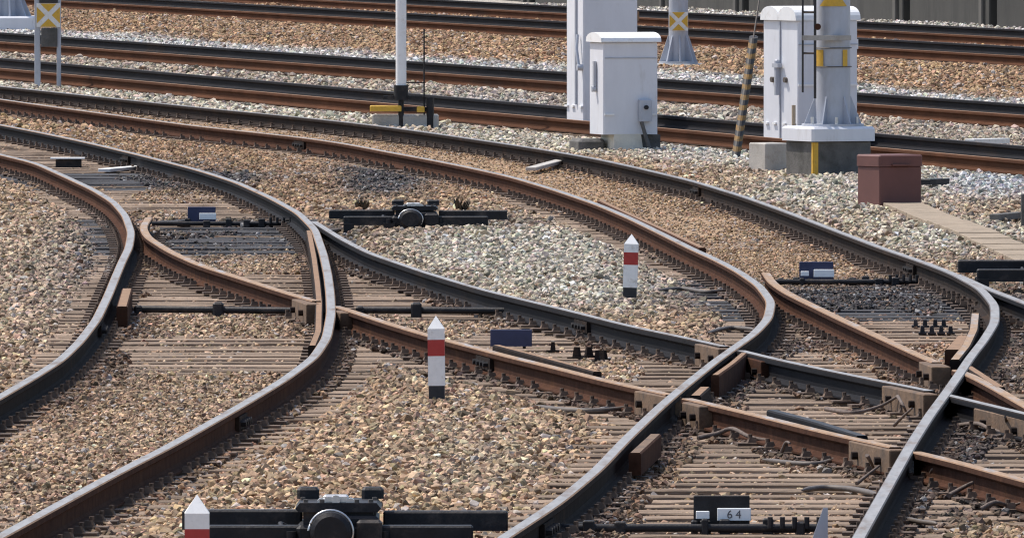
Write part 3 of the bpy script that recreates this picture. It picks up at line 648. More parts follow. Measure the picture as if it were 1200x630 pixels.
# fishplates over rail joints
def fishplates(k, u, parent, gs):
    Yv = np.arange(40, 200, 0.1); uu, _ = proj(rx(k, Yv), Yv, 0 * Yv); y = float(Yv[np.argmin(np.abs(uu - u) + (0 if k not in ('R2',) else 0))])
    return fish_at(k, y, parent, gs)
def fish_at(k, y, parent, gs):
    sl = float(rx(k, y + .5) - rx(k, y - .5)); M = Matrix.Translation((float(rx(k, y)), y, -0.074)) @ Matrix.Rotation(-math.atan(sl), 4, 'Z')
    for s in (-1, 1):
        m = MB(); m.box((s * 0.022, 0, 0), (0.022, 0.56, 0.070), 0, M)
        o = m.build('fishplate', 'rust_dark', parent); m = MB()
        for q in (-0.2, -0.07, 0.07, 0.2): m.cyl((s * 0.03, q, 0), (s * 0.062, q, 0), 0.018, n=6, M=M, smooth=False)
        m.build('bolt', 'black_iron', o)
for k, v, t, gs in (('R2', 477, tL, -1), ('R1', 372, tL, 1), ('R2', 178, tL, -1), ('R5', 600, tM, 1), ('R6', 214, tM, -1), ('R4', 368, tX, -1), ('R3', 410, tX, 1), ('R6', 303, tM, -1), ('R5', 161, tM, 1)):
    fish_at(k, CAM_H * F_PX / (v + 183), t, gs)

# ------------------------------------------------------------------ trackside objects
def gpos(u, v, z=None):
    """ground point under a pixel"""
    x, y = px(u, v, -0.15)
    for _ in range(4):
        zz = float(ground_z(np.array([x]), np.array([y]))[0]); x, y = px(u, v, zz)
    return x, y, zz
# red and white posts
def marker_post(u, vb, wpx, hpx, label, lean=0.0, Yfix=None):
    x, y, z = gpos(u, vb); s = ppm(y); w = wpx / s; h = hpx / s
    t = thing('marker_post', label, 'marker post', (x, y, z + 0.012), math.radians(random.uniform(-4, 4)), 'red and white clearance posts')
    t.rotation_euler[1] = lean
    lv = [(0, 0.165, 'post_black', 'post_foot', 0.94), (0.165, 0.52, 'post_white', 'lower_band', 1.0), (0.52, 0.715, 'post_red', 'red_band', 1.004), (0.715, 0.845, 'post_white', 'upper_band', 1.0)]
    for a, b, mm, nm, k in lv:
        m = MB(); a2 = a * h - (0.12 if a == 0 else 0)
        m.box((0, 0, (a2 + b * h) / 2), (w * k, w * k, b * h - a2), 0); m.build(nm, mm, t)
    m = MB(); q = w / 2 * 1.01; z0 = 0.845 * h
    m.add([(-q, -q, z0), (q, -q, z0), (q, q, z0), (-q, q, z0), (0, 0, h)], [(0, 1, 4), (1, 2, 4), (2, 3, 4), (3, 0, 4), (3, 2, 1, 0)])
    m.build('pointed_cap', 'post_white', t)
marker_post(512, 470, 19.5, 98, 'red and white post in the middle foreground, beside the rusty diagonal rail', -0.012)
marker_post(738, 351, 16.5, 75, 'smaller red and white post on the pale ballast island behind the diagonal track', 0.03)
marker_post(231, 722, 29, 140, 'red and white post cut off by the bottom edge, left of a black machine')

# switch machines
def switch_machine(loc, rz, label):
    t = thing('switch_machine', label, 'switch machine', loc, rz, 'black switch machines')
    m = MB(); m.box((-0.42, 0.18, 0.155), (0.52, 0.10, 0.085), bev=0.008); m.build('support_beam', 'black_iron', t)
    m = MB(); m.box((0.46, 0.18, 0.150), (0.54, 0.10, 0.085), bev=0.008); m.build('support_beam', 'black_iron', t)
    m = MB(); m.box((-0.36, -0.16, 0.105), (0.40, 0.10, 0.085), bev=0.008); m.build('support_beam', 'black_iron', t)
    m = MB(); m.box((0.38, -0.16, 0.105), (0.40, 0.10, 0.085), bev=0.008); m.build('support_beam', 'black_iron', t)
    for s in (-1, 1):
        m = MB(); m.box((s * 0.52, 0.0, 0.03), (0.08, 0.5, 0.10)); m.build('foot', 'black_iron', t)
    m = MB(); m.box((0.0, 0.05, 0.07), (0.36, 0.56, 0.16), bev=0.015); m.box((0.10, -0.02, 0.16), (0.15, 0.40, 0.06), bev=0.012); m.build('body', 'black_iron', t)
    m = MB(); m.prism([(-0.17, 0.205), (0.17, 0.205), (0.185, 0.22), (0.165, 0.245), (-0.165, 0.245), (-0.185, 0.22)], -0.20, 0.25, 'Y'); m.box((0.0, 0.02, 0.175), (0.30, 0.40, 0.06)); lid = m.build('lid', 'black_iron', t)
    for x in (-0.135, 0.145):
        m = MB(); m.box((x, 0.20, 0.27), (0.095, 0.10, 0.05), bev=0.012); m.build('lug', 'black_iron', t)
    m = MB(); m.cyl((-0.03, -0.37, 0.125), (-0.03, -0.18, 0.125), 0.088, n=28); m.cyl((-0.03, -0.385, 0.125), (-0.03, -0.37, 0.125), 0.07, 0.088, n=28); m.box((-0.03, -0.28, 0.05), (0.17, 0.18, 0.14)); mc = m.build('motor_cover', 'black_iron', t)
    m = MB(); ring = []
    for i in range(0, 21):
        a = math.radians(-35 + i * 10.5); ring.append((0.096 * math.cos(a) - 0.03, -0.345, 0.125 + 0.096 * math.sin(a)))
    m.tube(ring, 0.0055, 6); m.build('rim', 'bare_steel', mc)
    m = MB(); m.box((-0.01, -0.14, 0.262), (0.11, 0.05, 0.032), bev=0.008); m.cyl((-0.01, -0.19, 0.258), (-0.01, -0.165, 0.258), 0.020, n=14)
    for s in (-1, 1): m.cyl((-0.01 + s * 0.062, -0.17, 0.245), (-0.01 + s * 0.062, -0.12, 0.245), 0.02, n=10)
    m.build('latch', 'bare_steel', t)
    for s in (-1, 1):
        m = MB(); m.cyl((s * 0.20, -0.22, 0.08), (s * 0.20, -0.22, 0.125), 0.022, n=8); m.box((s * 0.20, -0.20, 0.06), (0.09, 0.12, 0.05)); m.build('bracket', 'black_iron', t)
    for qx, qy in ((-0.14, -0.15), (-0.07, -0.17), (0.08, -0.17), (0.14, -0.15), (0.155, 0.05), (-0.155, 0.05)):
        m = MB(); m.cyl((qx, qy, 0.244), (qx, qy, 0.258), 0.011, n=6, smooth=False); m.build('lid_bolt', 'cable_grey', lid)
    m = MB(); m.box((0.135, -0.24, 0.10), (0.11, 0.10, 0.15), bev=0.012); m.build('terminal_box', 'black_iron', t)
    m = MB(); m.tube([(0.15, -0.26, 0.03), (0.24, -0.30, 0.0), (0.42, -0.27, 0.012), (0.62, -0.30, 0.0)], 0.014); m.build('hose', 'black_iron', t)
    m = MB(); m.tube([(-0.22, 0.0, 0.13), (-0.25, -0.10, 0.15), (-0.23, -0.2, 0.11)], 0.012); m.build('hose', 'black_iron', t)
    return t
x, y, z = gpos(397, 646)
sm1 = switch_machine((x, y, -0.155), 0, 'black switch machine at the bottom edge beside the cut-off red and white post')
x, y, z = gpos(486, 268)
sm2 = copy_tree(sm1); sm2.location = (x, y, -0.135); sm2.scale = (1, 1, 0.82); sm2['label'] = 'black switch machine in the middle, behind the pale ballast island'
x, y, z = gpos(1240, 342)
sm3 = copy_tree(sm1); sm3.location = (x, y, -0.12); sm3['label'] = 'black switch machine beam cut off by the right edge'
print('machines', [tuple(round(c, 2) for c in o.location) for o in (sm1, sm2, sm3)])

# cabinets with barrel roofs
def barrel(w, n=9, h=0.07, lip=0.02):
    return [(-w / 2 - lip, -0.012)] + [(-(w / 2 + lip) * math.cos(math.pi * i / n), h * math.sin(math.pi * i / n) ** 0.85) for i in range(n + 1)] + [(w / 2 + lip, -0.012)]
A17 = math.radians(15)
# low cabinet in front
x, y, z = gpos(731, 176); s = ppm(y)
t = thing('equipment_cabinet', 'low grey metal cabinet with rounded white lid, in front of the taller one', 'cabinet', (x, y + 0.3, z), A17, 'grey trackside cabinets')
w, d, h = 66 / s, 0.52, 108 / s; b0 = 0.155
m = MB(); m.box((0, 0, b0 + h / 2), (w, d, h), bev=0.012); body = m.build('body', 'grey_paint', t)
m = MB(); m.prism([(p, q + b0 + h + 0.012) for p, q in barrel(d, 10, 0.085, 0.03)], -w / 2 - 0.03, w / 2 + 0.03, 'X', smooth=False); m.build('lid', 'white_paint', t)
m = MB(); m.box((-0.03, -0.02, 0.045), (0.32, 0.56, 0.23), taper=0.86); m.build('plinth', 'plinth_pale', t)
m = MB(); m.box((-0.34, 0.12, 0.02), (0.28, 0.4, 0.18), bev=0.03); m.build('side_footing', 'concrete_dark', t)
m = MB(); m.box((0.24, 0.05, 0.05), (0.20, 0.40, 0.20)); m.build('side_footing', 'concrete_dark', t)
m = MB(); m.box((0.14, -d / 2 - 0.035, b0 + 0.24), (0.13, 0.07, 0.22), bev=0.01); lk = m.build('lock_box', 'galvanised', t)
m = MB(); m.cyl((0.14, -d / 2 - 0.07, b0 + 0.27), (0.14, -d / 2 - 0.10, b0 + 0.27), 0.022, n=10); m.build('knob', 'black_iron', lk)
m = MB(); m.tube([(0.10, -d / 2 - 0.05, b0 + 0.13), (0.13, -d / 2 - 0.06, b0 + 0.02), (0.2, -d / 2 - 0.05, -0.04)], 0.02); m.build('conduit', 'concrete_dark', t)
for q in (-0.22, 0.22):
    m = MB(); m.box((q, -d / 2 - 0.008, b0 + 0.20), (0.10, 0.014, 0.016)); m.build('hinge', 'white_paint', t)
m = MB(); m.box((0, -d / 2 - 0.004, b0 + h * 0.83), (w * 0.96, 0.006, 0.010)); m.build('seam', 'galvanised', t)
m = MB(); m.cyl((-w / 2 - 0.01, 0.0, b0 + 0.45), (-w / 2 - 0.05, 0, b0 + 0.45), 0.03, n=10); m.box((-w / 2 - 0.02, 0.0, b0 + 0.6), (0.03, 0.04, 0.25)); m.build('side_handle', 'galvanised', t)
# tall cabinet behind
x, y, z = gpos(708, 156); s = ppm(y)
t = thing('equipment_cabinet', 'tall grey metal cabinet behind the low one, top cut off by the photo edge', 'cabinet', (x - 0.02, y + 0.5, z), A17, 'grey trackside cabinets')
w, d, h = 66 / s, 0.68, 1.85; b0 = 0.10
m = MB(); m.box((0, 0, b0 + h / 2), (w, d, h), bev=0.012); m.build('body', 'grey_paint', t)
m = MB(); m.prism([(p, q + b0 + h + 0.012) for p, q in barrel(d, 10, 0.085, 0.03)], -w / 2 - 0.03, w / 2 + 0.03, 'X'); m.build('lid', 'white_paint', t)
m = MB(); m.box((-0.02, 0, 0.0), (w * 1.1, d * 1.1, 0.2)); m.build('plinth', 'concrete_dark', t)
m = MB(); m.box((-w / 2 - 0.012, -0.08, b0 + 0.95), (0.02, 0.03, 1.5)); m.build('door_seam', 'galvanised', t)
m = MB(); m.tube([(-w / 2 - 0.03, -0.22, b0 + 0.95), (-w / 2 - 0.05, -0.25, b0 + 0.8), (-w / 2 - 0.04, -0.3, b0 + 0.62)], 0.018); m.cyl((-w / 2, -0.3, b0 + 0.6), (-w / 2 - 0.06, -0.3, b0 + 0.6), 0.035, n=10); m.build('side_handle', 'galvanised', t)
for q in (-0.28, 0.05, 0.30):
    m = MB(); m.box((-w / 2 - 0.012, q, b0 + 0.18), (0.02, 0.11, 0.02)); m.build('hinge', 'white_paint', t)
m = MB(); m.box((w / 2 + 0.01, -d / 2 + 0.05, b0 + 1.15), (0.03, 0.05, 0.10)); m.build('hinge', 'rust_tan', t)

# pole foundation, pole and cabinet at right
A25 = math.radians(25)
x, y, z = gpos(952, 206); s = ppm(y); Lb = 83 / s
ca, sa = math.cos(A25), math.sin(A25)
fx, fy = x + (Lb / 2) * ca - (Lb / 2) * sa * -1 * 0 - (Lb / 2) * sa, y + (Lb / 2) * sa + (Lb / 2) * ca
t = thing('pole_foundation', 'square concrete pole foundation with pale painted cap and yellow corner stripe', 'foundation', (fx, fy, z), A25)
hb = 40 / s; hc = 17 / s
m = MB(); m.box((0, 0, hb / 2 - 0.1), (Lb * 0.90, Lb * 0.90, hb + 0.2), bev=0.01); m.build('block', 'concrete_dark', t)
m = MB(); m.box((0, 0, hb + hc / 2), (Lb, Lb, hc), bev=0.02); m.build('cap_slab', 'grey_paint', t)
m = MB(); e = Lb * 0.45
m.box((-e + 0.012, -e - 0.003, hb / 2 - 0.06), (0.055, 0.008, hb + 0.1)); m.box((-e - 0.003, -e + 0.012, hb / 2 - 0.06), (0.008, 0.055, hb + 0.1)); m.build('corner_stripe', 'yellow', t)
ztop = z + hb + hc
# pole
t = thing('catenary_pole', 'thick grey steel pole on the square concrete foundation, with a ladder', 'pole', (fx + 0.04, fy, ztop), A25)
R0 = 21.0 / s
m = MB(); m.cyl((0, 0, 0.02), (0, 0, 7.5), R0, R0 * 0.8, n=32); m.build('shaft', 'galvanised', t)
m = MB(); m.cyl((0, 0, 0), (0, 0, 0.022), R0 * 1.75, n=32); m.build('base_plate', 'galvanised', t)
for i in range(6):
    a = i * math.pi / 3 + 0.12 - A25; M = Matrix.Rotation(a, 4, 'Z')
    m = MB(); m.prism([(R0 * 0.96, 0.02), (R0 * 1.62, 0.02), (R0 * 1.02, 0.27), (R0 * 0.96, 0.27)], -0.006, 0.006, 'Y', M=M); m.build('gusset', 'galvanised', t)
    M2 = Matrix.Rotation(a + math.pi / 6, 4, 'Z'); m = MB(); m.cyl((R0 * 1.45, 0, 0.02), (R0 * 1.45, 0, 0.085), 0.016, n=8, M=M2); m.build('anchor_bolt', 'bare_steel', t)
Zp = lambda v: (150 - v) / s
Mz = Matrix.Rotation(-A25, 4, 'Z')       # pole fittings face the camera
for a in (-0.95, 0.72):
    m = MB(); vs = []; n = 8
    for zz in (Zp(80), Zp(60)):
        for i in range(n + 1):
            b = -math.pi / 2 + a + (i / n - 0.5) * (0.75 if a < 0 else 0.35); vs.append((math.cos(b) * (R0 + 0.004), math.sin(b) * (R0 + 0.004), zz))
    m.add(vs, [(i, i + 1, n + 2 + i, n + 1 + i) for i in range(n)], 0, Mz, True); m.build('yellow_sticker', 'yellow', t)
for v in (58, 80):
    m = MB(); ring = [(math.cos(b) * (R0 + 0.006), math.sin(b) * (R0 + 0.006), Zp(v)) for b in np.linspace(0, 2 * math.pi, 33)]; m.tube(ring, 0.005, 6, M=Mz); m.build('strap', 'cable_grey', t)
m = MB(); vs = []; n = 10
for k_, zz in enumerate((Zp(9), Zp(-8))):
    for i in range(n + 1):
        b = -math.pi / 2 + (i / n - 0.5) * (1.7 if k_ == 0 else 0.4); vs.append((math.cos(b) * (R0 + 0.004), math.sin(b) * (R0 + 0.004), zz))
m.add(vs, [(i, i + 1, n + 2 + i, n + 1 + i) for i in range(n)], 0, Mz, True); m.build('orange_sign', 'yellow', t)
m = MB(); m.box((-0.06, -R0 - 0.03, Zp(46)), (0.44, 0.05, 0.045), M=Mz); m.build('bracket', 'concrete', t)
m = MB(); m.cyl((-R0 + 0.02, -R0 + 0.02, Zp(33)), (-R0 + 0.02, -R0 - 0.05, Zp(33)), 0.03, n=10, M=Mz); m.build('insulator', 'rust', t)
m = MB(); lad = None
lx0, lx1 = -36 / s, -21.5 / s
m.box((lx0, -R0 - 0.03, (Zp(110) + 6.5) / 2), (0.018, 0.03, 6.5 - Zp(110)), M=Mz); m.box((lx1, -R0 - 0.03, (Zp(117) + 6.5) / 2), (0.024, 0.03, 6.5 - Zp(117)), M=Mz); lad = m.build('ladder', 'stripe_black', t)
zz = Zp(64)
while zz < 6.4:
    m = MB(); m.cyl((lx0, -R0 - 0.03, zz), (lx1, -R0 - 0.03, zz), 0.010, n=8, M=Mz); m.build('rung', 'cable_grey', lad); zz += 0.37
# cabinet with two barrel roofs, behind the pole
x, y, z = gpos(918, 176); s2 = ppm(y)
w, d, h = 78 / s2, 92 / s2, 140 / s2
cx, cy = x + (w / 2) * ca + 0.0 - (d / 2) * sa * 0 , y + (w / 2) * sa + (d / 2) * ca
cx = (945 - 600 + 6) / s2
t = thing('equipment_cabinet', 'grey double cabinet with two rounded roofs behind the ladder and thick pole', 'cabinet', (cx, cy + 0.05, z), A25, 'grey trackside cabinets')
b0 = 0.10
m = MB(); m.box((0, 0, b0 + h / 2), (w, d, h), bev=0.010); m.build('body', 'grey_paint', t)
for q in (-1, 1):
    m = MB(); m.prism([(p + q * d / 4, qq + b0 + h + 0.01) for p, qq in barrel(d / 2, 12, 0.13, 0.012)], -w / 2 - 0.03, w / 2 + 0.03, 'X'); m.build('roof', 'white_paint', t)
m = MB(); m.box((-0.02, 0, 0.0), (w * 1.05, d * 1.05, 0.2)); m.build('plinth', 'concrete', t)
m = MB(); m.box((-w / 2 - 0.008, 0, b0 + h / 2), (0.012, 0.018, h * 0.98)); m.build('door_seam', 'galvanised', t)
m = MB(); m.box((-w / 2 - 0.03, 0.02, b0 + h * 0.52), (0.05, 0.05, 0.36), bev=0.01); m.box((-w / 2 - 0.04, 0.0, b0 + h * 0.62), (0.05, 0.13, 0.04)); hn = m.build('lever_handle', 'galvanised', t)
for q in (-0.14, 0.16):
    m = MB(); m.cyl((-w / 2, q, b0 + h * 0.50), (-w / 2 - 0.03, q, b0 + h * 0.50), 0.028, n=10); m.build('lock', 'cable_grey', t)
for q in (-0.32, -0.1, 0.12, 0.3):
    m = MB(); m.box((-w / 2 - 0.01, q, b0 + 0.16), (0.018, 0.07, 0.02)); m.build('hinge', 'white_paint', t)
m = MB(); m.box((0, -d / 2 - 0.008, b0 + h * 0.46), (w, 0.014, 0.02)); m.build('band', 'white_paint', t)
m = MB(); m.box((0, -d / 2 - 0.006, b0 + h * 0.80), (w, 0.01, 0.012)); m.build('band', 'galvanised', t)
m = MB(); m.box((w / 2 + 0.012, -d / 2 + 0.06, b0 + h * 0.80), (0.03, 0.05, 0.10)); m.build('hinge', 'white_paint', t)
# small concrete stand at the cabinet's left
x, y, z = gpos(902, 201); s3 = ppm(y)
m = MB(); m.box((0, 0, 0.08), (32 / s3, 0.35, 0.36), bev=0.01); o = m.build('concrete_stand', 'concrete', None); o.location = (x, y + 0.18, z); o.rotation_euler[2] = A25
tag(o, 'small grey concrete block left of the yellow-striped foundation', 'concrete block')
m = MB(); m.cyl((931 / s3 * 0 + 0, 0, -0.05), (0, 0, 0.62), 0.018, n=8); o = m.build('conduit_pipe', 'concrete_tan', None)
xx, yy, zz = gpos(930, 203); o.location = (xx, yy, zz); tag(o, 'thin pale pipe standing at the corner of the pole foundation', 'pipe')

# brown box
x, y, z = gpos(1046, 242); s = ppm(y); AB = math.radians(30)
t = thing('cable_box', 'reddish brown metal box with a lid beside the pole foundation', 'box', (x - 0.02, y + 0.22, z - 0.02), AB)
w, d, h = 50 / s / math.cos(AB), 25 / s / math.sin(AB), 62 / s
m = MB(); m.box((0, 0, h * 0.40), (w, d, h * 0.8), bev=0.008); m.build('body', 'brown_box', t)
m = MB(); m.box((0, 0, h * 0.8 + h * 0.11), (w * 1.04, d * 1.04, h * 0.22), bev=0.012); lid = m.build('lid', 'brown_box', t)
m = MB(); m.box((0.0, -d * 0.52 - 0.012, h * 0.83), (w * 0.45, 0.02, 0.014)); m.build('handle', 'brown_box', lid)

# striped guy guard
x, y, z = gpos(861, 187); top = pix_at(886, 25, y + 1.0); base = Vector((x, y, z - 0.05)); D_ = top - base
t = thing('guy_wire_guard', 'leaning guy wire in a black and yellow striped cover', 'guy wire', (0, 0, 0))
n = 24; dn = D_.normalized(); ex = dn.orthogonal().normalized(); ey = dn.cross(ex)
for i in range(n):
    vs = []
    for f in (i / n, (i + (1 if i % 2 == 0 else 1)) / n):
        c = base + D_ * (0.03 + 0.86 * f)
        for k in range(14):
            an = 2 * math.pi * k / 14; vs.append(c + ex * (0.042 * math.cos(an)) + ey * (0.042 * math.sin(an)) + dn * (0.05 * math.cos(an - 0.6)))
    m = MB(); m.add(vs, [(k, (k + 1) % 14, 14 + (k + 1) % 14, 14 + k) for k in range(14)] + [tuple(range(13, -1, -1)), tuple(range(14, 28))]); m.build('stripe', 'stripe_black' if i % 2 else 'yellow_dirty', t)
m = MB(); m.cyl(base, base + D_ * 6, 0.008, n=6); m.build('wire', 'cable_grey', t)
m = MB(); m.cyl(base + Vector((0, 0, -0.05)), base + D_ * 0.04, 0.045, n=12); m.build('socket', 'stripe_black', t)

# far pole with yellow sign
x, y, z = gpos(795, 78); s = ppm(y)
t = thing('catenary_pole', 'far grey steel pole with flared base and yellow and white square sign', 'pole', (x, y, z), 0)
R1_ = 11.5 / s
m = MB(); m.cyl((0, 0, 0), (0, 0, 7.5), R1_, R1_ * .85, n=24); m.build('shaft', 'galvanised', t)
m = MB(); m.box((0, 0, -0.02), (60 / s, 60 / s, 0.12), bev=0.02); m.build('base_slab', 'concrete', t)
m = MB(); m.cyl((0, 0, 0.04), (0, 0, 0.07), R1_ * 2.0, n=20); m.build('base_plate', 'galvanised', t)
for i in range(8):
    M = Matrix.Rotation(i * math.pi / 4 + 0.1, 4, 'Z'); m = MB(); m.prism([(R1_ * 0.95, 0.06), (R1_ * 1.95, 0.06), (R1_ * 1.05, 0.42), (R1_ * 0.95, 0.42)], -0.01, 0.01, 'Y', M=M); m.build('gusset', 'galvanised', t)
def cross_sign(t, W_, z0, yoff):
    """square plate split by a white diagonal cross into yellow triangles"""
    m = MB(); m.box((0, yoff, z0), (W_, 0.012, W_)); sg = m.build('sign_plate', 'sign_white', t)
    q = W_ / 2 * 0.97; i_ = W_ * 0.14; yy = yoff - 0.009
    for ang in range(4):
        M = Matrix.Translation((0, yy, z0)) @ Matrix.Rotation(ang * math.pi / 2, 4, 'Y')
        m = MB(); m.add([(-q + i_, 0, q), (q - i_, 0, q), (0, 0, i_), (-q + i_, 0.002, q), (q - i_, 0.002, q), (0, 0.002, i_)], [(0, 1, 2), (5, 4, 3), (0, 3, 4, 1), (1, 4, 5, 2), (2, 5, 3, 0)], 0, M); m.build('yellow_triangle', 'yellow', sg)
cross_sign(t, 22 / s, 53 / s, -R1_ - 0.02)

# sign on two posts, upper left
x, y, z = gpos(57, 103); s = ppm(y)
t = thing('track_sign', 'yellow and white cross sign on two grey posts at the upper left', 'sign', (x, y, z), 0)
for q in (-13, 12):
    m = MB(); m.box((q / s, 0, 51 / s), (7 / s if q < 0 else 5 / s, 0.05, 106 / s), bev=0.008); m.build('post', 'galvanised', t)
cross_sign(t, 28 / s, 85 / s, -0.05)
m = MB(); m.box((0.01, -0.01, 59 / s), (19 / s, 0.10, 22 / s), bev=0.01); m.build('dark_box', 'concrete_dark', t)
m = MB(); m.box((0, 0.0, 102 / s), (22 / s, 0.12, 5 / s), bev=0.01); m.build('lamp_hood', 'stripe_black', t)
# pedestal at the far upper left
x, y, z = gpos(10, 36); s = ppm(y)
t = thing('catenary_pole', 'grey pole base on a wide pale plinth at the top left corner', 'pole', (x, y, z), 0)
m = MB(); m.box((0, 0, 7 / s), (66 / s, 60 / s, 20 / s), bev=0.03); m.build('plinth', 'grey_paint', t)
m = MB(); m.cyl((0, 0, 17 / s), (0, 0, 7.0), 12 / s, 10 / s, n=24); m.build('shaft', 'galvanised', t)
for i in range(8):
    M = Matrix.Rotation(i * math.pi / 4 + 0.1, 4, 'Z'); m = MB(); m.prism([(11 / s, 17 / s), (27 / s, 17 / s), (12 / s, 52 / s), (11 / s, 52 / s)], -0.012, 0.012, 'Y', M=M); m.build('gusset', 'galvanised', t)

# slim white pole with black foot
x, y, z = gpos(470, 149); s = ppm(y)
t = thing('signal_post', 'slim white pole with black foot standing before the straight track', 'pole', (x, y, z), 0)
m = MB(); m.cyl((0, 0, 48 / s), (0, 0, 3.6), 6.3 / s, n=20); m.build('shaft', 'white_paint', t)
m = MB(); m.cyl((0, 0, 32 / s), (0, 0, 49 / s), 8.5 / s, n=16); m.cyl((0.0, 0, -0.05), (0, 0, 33 / s), 3.4 / s, n=10); m.build('socket', 'black_iron', t)
m = MB(); m.box((-1 / s, 0.06, 21 / s), (64 / s, 0.05, 5 / s)); m.box((2 / s, 0, 35 / s), (46 / s, 0.05, 4 / s)); m.build('bracket', 'black_iron', t)
m = MB(); m.box((-18 / s, -0.03, 22 / s), (37 / s, 0.07, 7 / s), bev=0.01); m.build('yellow_bar', 'yellow', t)
m = MB(); m.box((23 / s, -0.03, 21 / s), (9 / s, 0.07, 7 / s), bev=0.01); m.build('yellow_bar', 'yellow', t)
m = MB(); m.box((5 / s, 0.12, 6 / s), (78 / s, 0.28, 0.16), bev=0.015); m.build('plinth', 'concrete', t)
m = MB(); m.cyl((34 / s, 0, -0.05), (34 / s, 0, 35 / s), 4.5 / s, n=10); m.build('rod_socket', 'black_iron', t)
m = MB(); m.cyl((27 / s, 0, 0), (27 / s, 0, 115 / s), 0.009, n=6); m.build('thin_rod', 'black_iron', t)
m = MB(); m.box((12 / s, 0, 52 / s), (30 / s, 0.012, 0.012)); m.build('stay', 'black_iron', t)

# small low box with a pale lid, left
x, y, z = gpos(80, 199); s = ppm(y)
t = thing('junction_box', 'small black box with a pale flat lid between the left rails', 'box', (x, y + .1, z), 0)
m = MB(); m.box((0, 0, 0.05), (30 / s, 0.16, 0.10), bev=0.008); m.build('body', 'black_iron', t)
m = MB(); m.box((-1 / s, 0, 0.108), (40 / s, 0.24, 0.014)); m.build('lid', 'sign_white', t)
def plank(u0, v0, u1, v1, wid, mname, name, label, cat, zo=0.03, th=0.03):
    a = gpos(u0, v0); b = gpos(u1, v1); A = Vector((a[0], a[1], 0)); B = Vector((b[0], b[1], 0)); L_ = (B - A).length; ang = math.atan2(B.y - A.y, B.x - A.x)
    m = MB(); m.box((0, 0, 0), (L_, wid, th), bev=0.004); o = m.build(name, mname, None); o.location = ((A.x + B.x) / 2, (A.y + B.y) / 2, max(a[2], b[2]) + zo); o.rotation_euler[2] = ang
    return tag(o, label, cat)
plank(122, 206, 176, 201, 0.12, 'sign_white', 'pale_board', 'thin pale board lying between the left rails near the black box', 'board', 0.05)
plank(622, 203, 662, 197, 0.10, 'concrete', 'pale_board', 'thin pale slab lying between the rails of the sweeping track', 'board', 0.04)
plank(1136, 181, 1178, 179, 0.12, 'sign_white', 'pale_board', 'pale board lying on the straight track right of the brown box', 'board', 0.12, 0.05)
# cable trough of concrete lids running off to the right
ptsT = [(1062, 238), (1200, 294)]
(xa, ya), (xb, yb) = px(*ptsT[0], -0.06), px(*ptsT[1], -0.06)
t = thing('cable_trough', 'pale tan concrete cable trough running to the right edge below the brown box', 'cable trough', (0, 0, 0))
A = Vector((xa, ya, 0)); B = Vector((xb, yb, 0)); u_ = (B - A).normalized(); ang = math.atan2(u_.y, u_.x); L_ = (B - A).length; n = int((L_ + 6) / 1.2)
for i in range(n):
    p = A + u_ * (i * 1.2 - 0.6); m = MB(); m.box((0, 0, 0), (1.197, 0.32, 0.06), bev=0.003); o = m.build('lid', 'trough_tan', t)
    o.location = (p.x, p.y, float(ground_z(np.array([p.x]), np.array([p.y]))[0]) + 0.006 + random.uniform(-.002, .002)); o.rotation_euler[2] = ang + random.uniform(-.003, .003)
x, y, z = gpos(1199, 268); s = ppm(y)
m = MB(); m.box((0, 0, 19 / s), (0.055, 0.055, 44 / s), bev=0.006); o = m.build('short_post', 'concrete_dark', None); o.location = (x + 0.01, y, z); tag(o, 'short dark post standing at the right edge by the trough', 'post')
plank(1165, 262, 1196, 259, 0.08, 'concrete_dark', 'timber_offcut', 'short dark timber lying by the post at the right edge', 'timber', 0.05, 0.05)
plank(1084, 222, 1107, 219, 0.10, 'black_iron', 'timber_offcut', 'short dark timber lying right of the brown box', 'timber', 0.05, 0.05)

# rods across the tracks
def cross_rod(u0, v0, u1, v1, label, r=0.022, z=-0.105, lumps=(0.5,)):
    (xa, ya), (xb, yb) = px(u0, v0, z), px(u1, v1, z)
    t = thing('switch_rod', label, 'switch rod', (xa, ya, SL_TOP))
    P = [Vector((0, 0, z - SL_TOP)), Vector((xb - xa, yb - ya, z - SL_TOP))]
    m = MB(); m.cyl(P[0], P[1], r, n=10); m.build('rod', 'black_iron', t)
    for q in lumps:
        p = P[0].lerp(P[1], q); m = MB(); m.box((p.x, p.y, (z - SL_TOP) / 2 + 0.015), (0.07, 0.10, (z - SL_TOP) + 0.07), bev=0.012); m.build('clamp', 'black_iron', t)
    for q in (0.02, 0.98):
        p = P[0].lerp(P[1], q); m = MB(); m.box((p.x, p.y, (z - SL_TOP) / 2), (0.05, 0.09, (z - SL_TOP) + 0.05), bev=0.01); m.build('end_bracket', 'black_iron', t)
cross_rod(158, 362, 362, 364, 'black rod across the left track just before the frog', lumps=(0.48,))
cross_rod(418, 363, 602, 364, 'black rod across the diagonal track behind the middle red and white post', lumps=(0.38,))

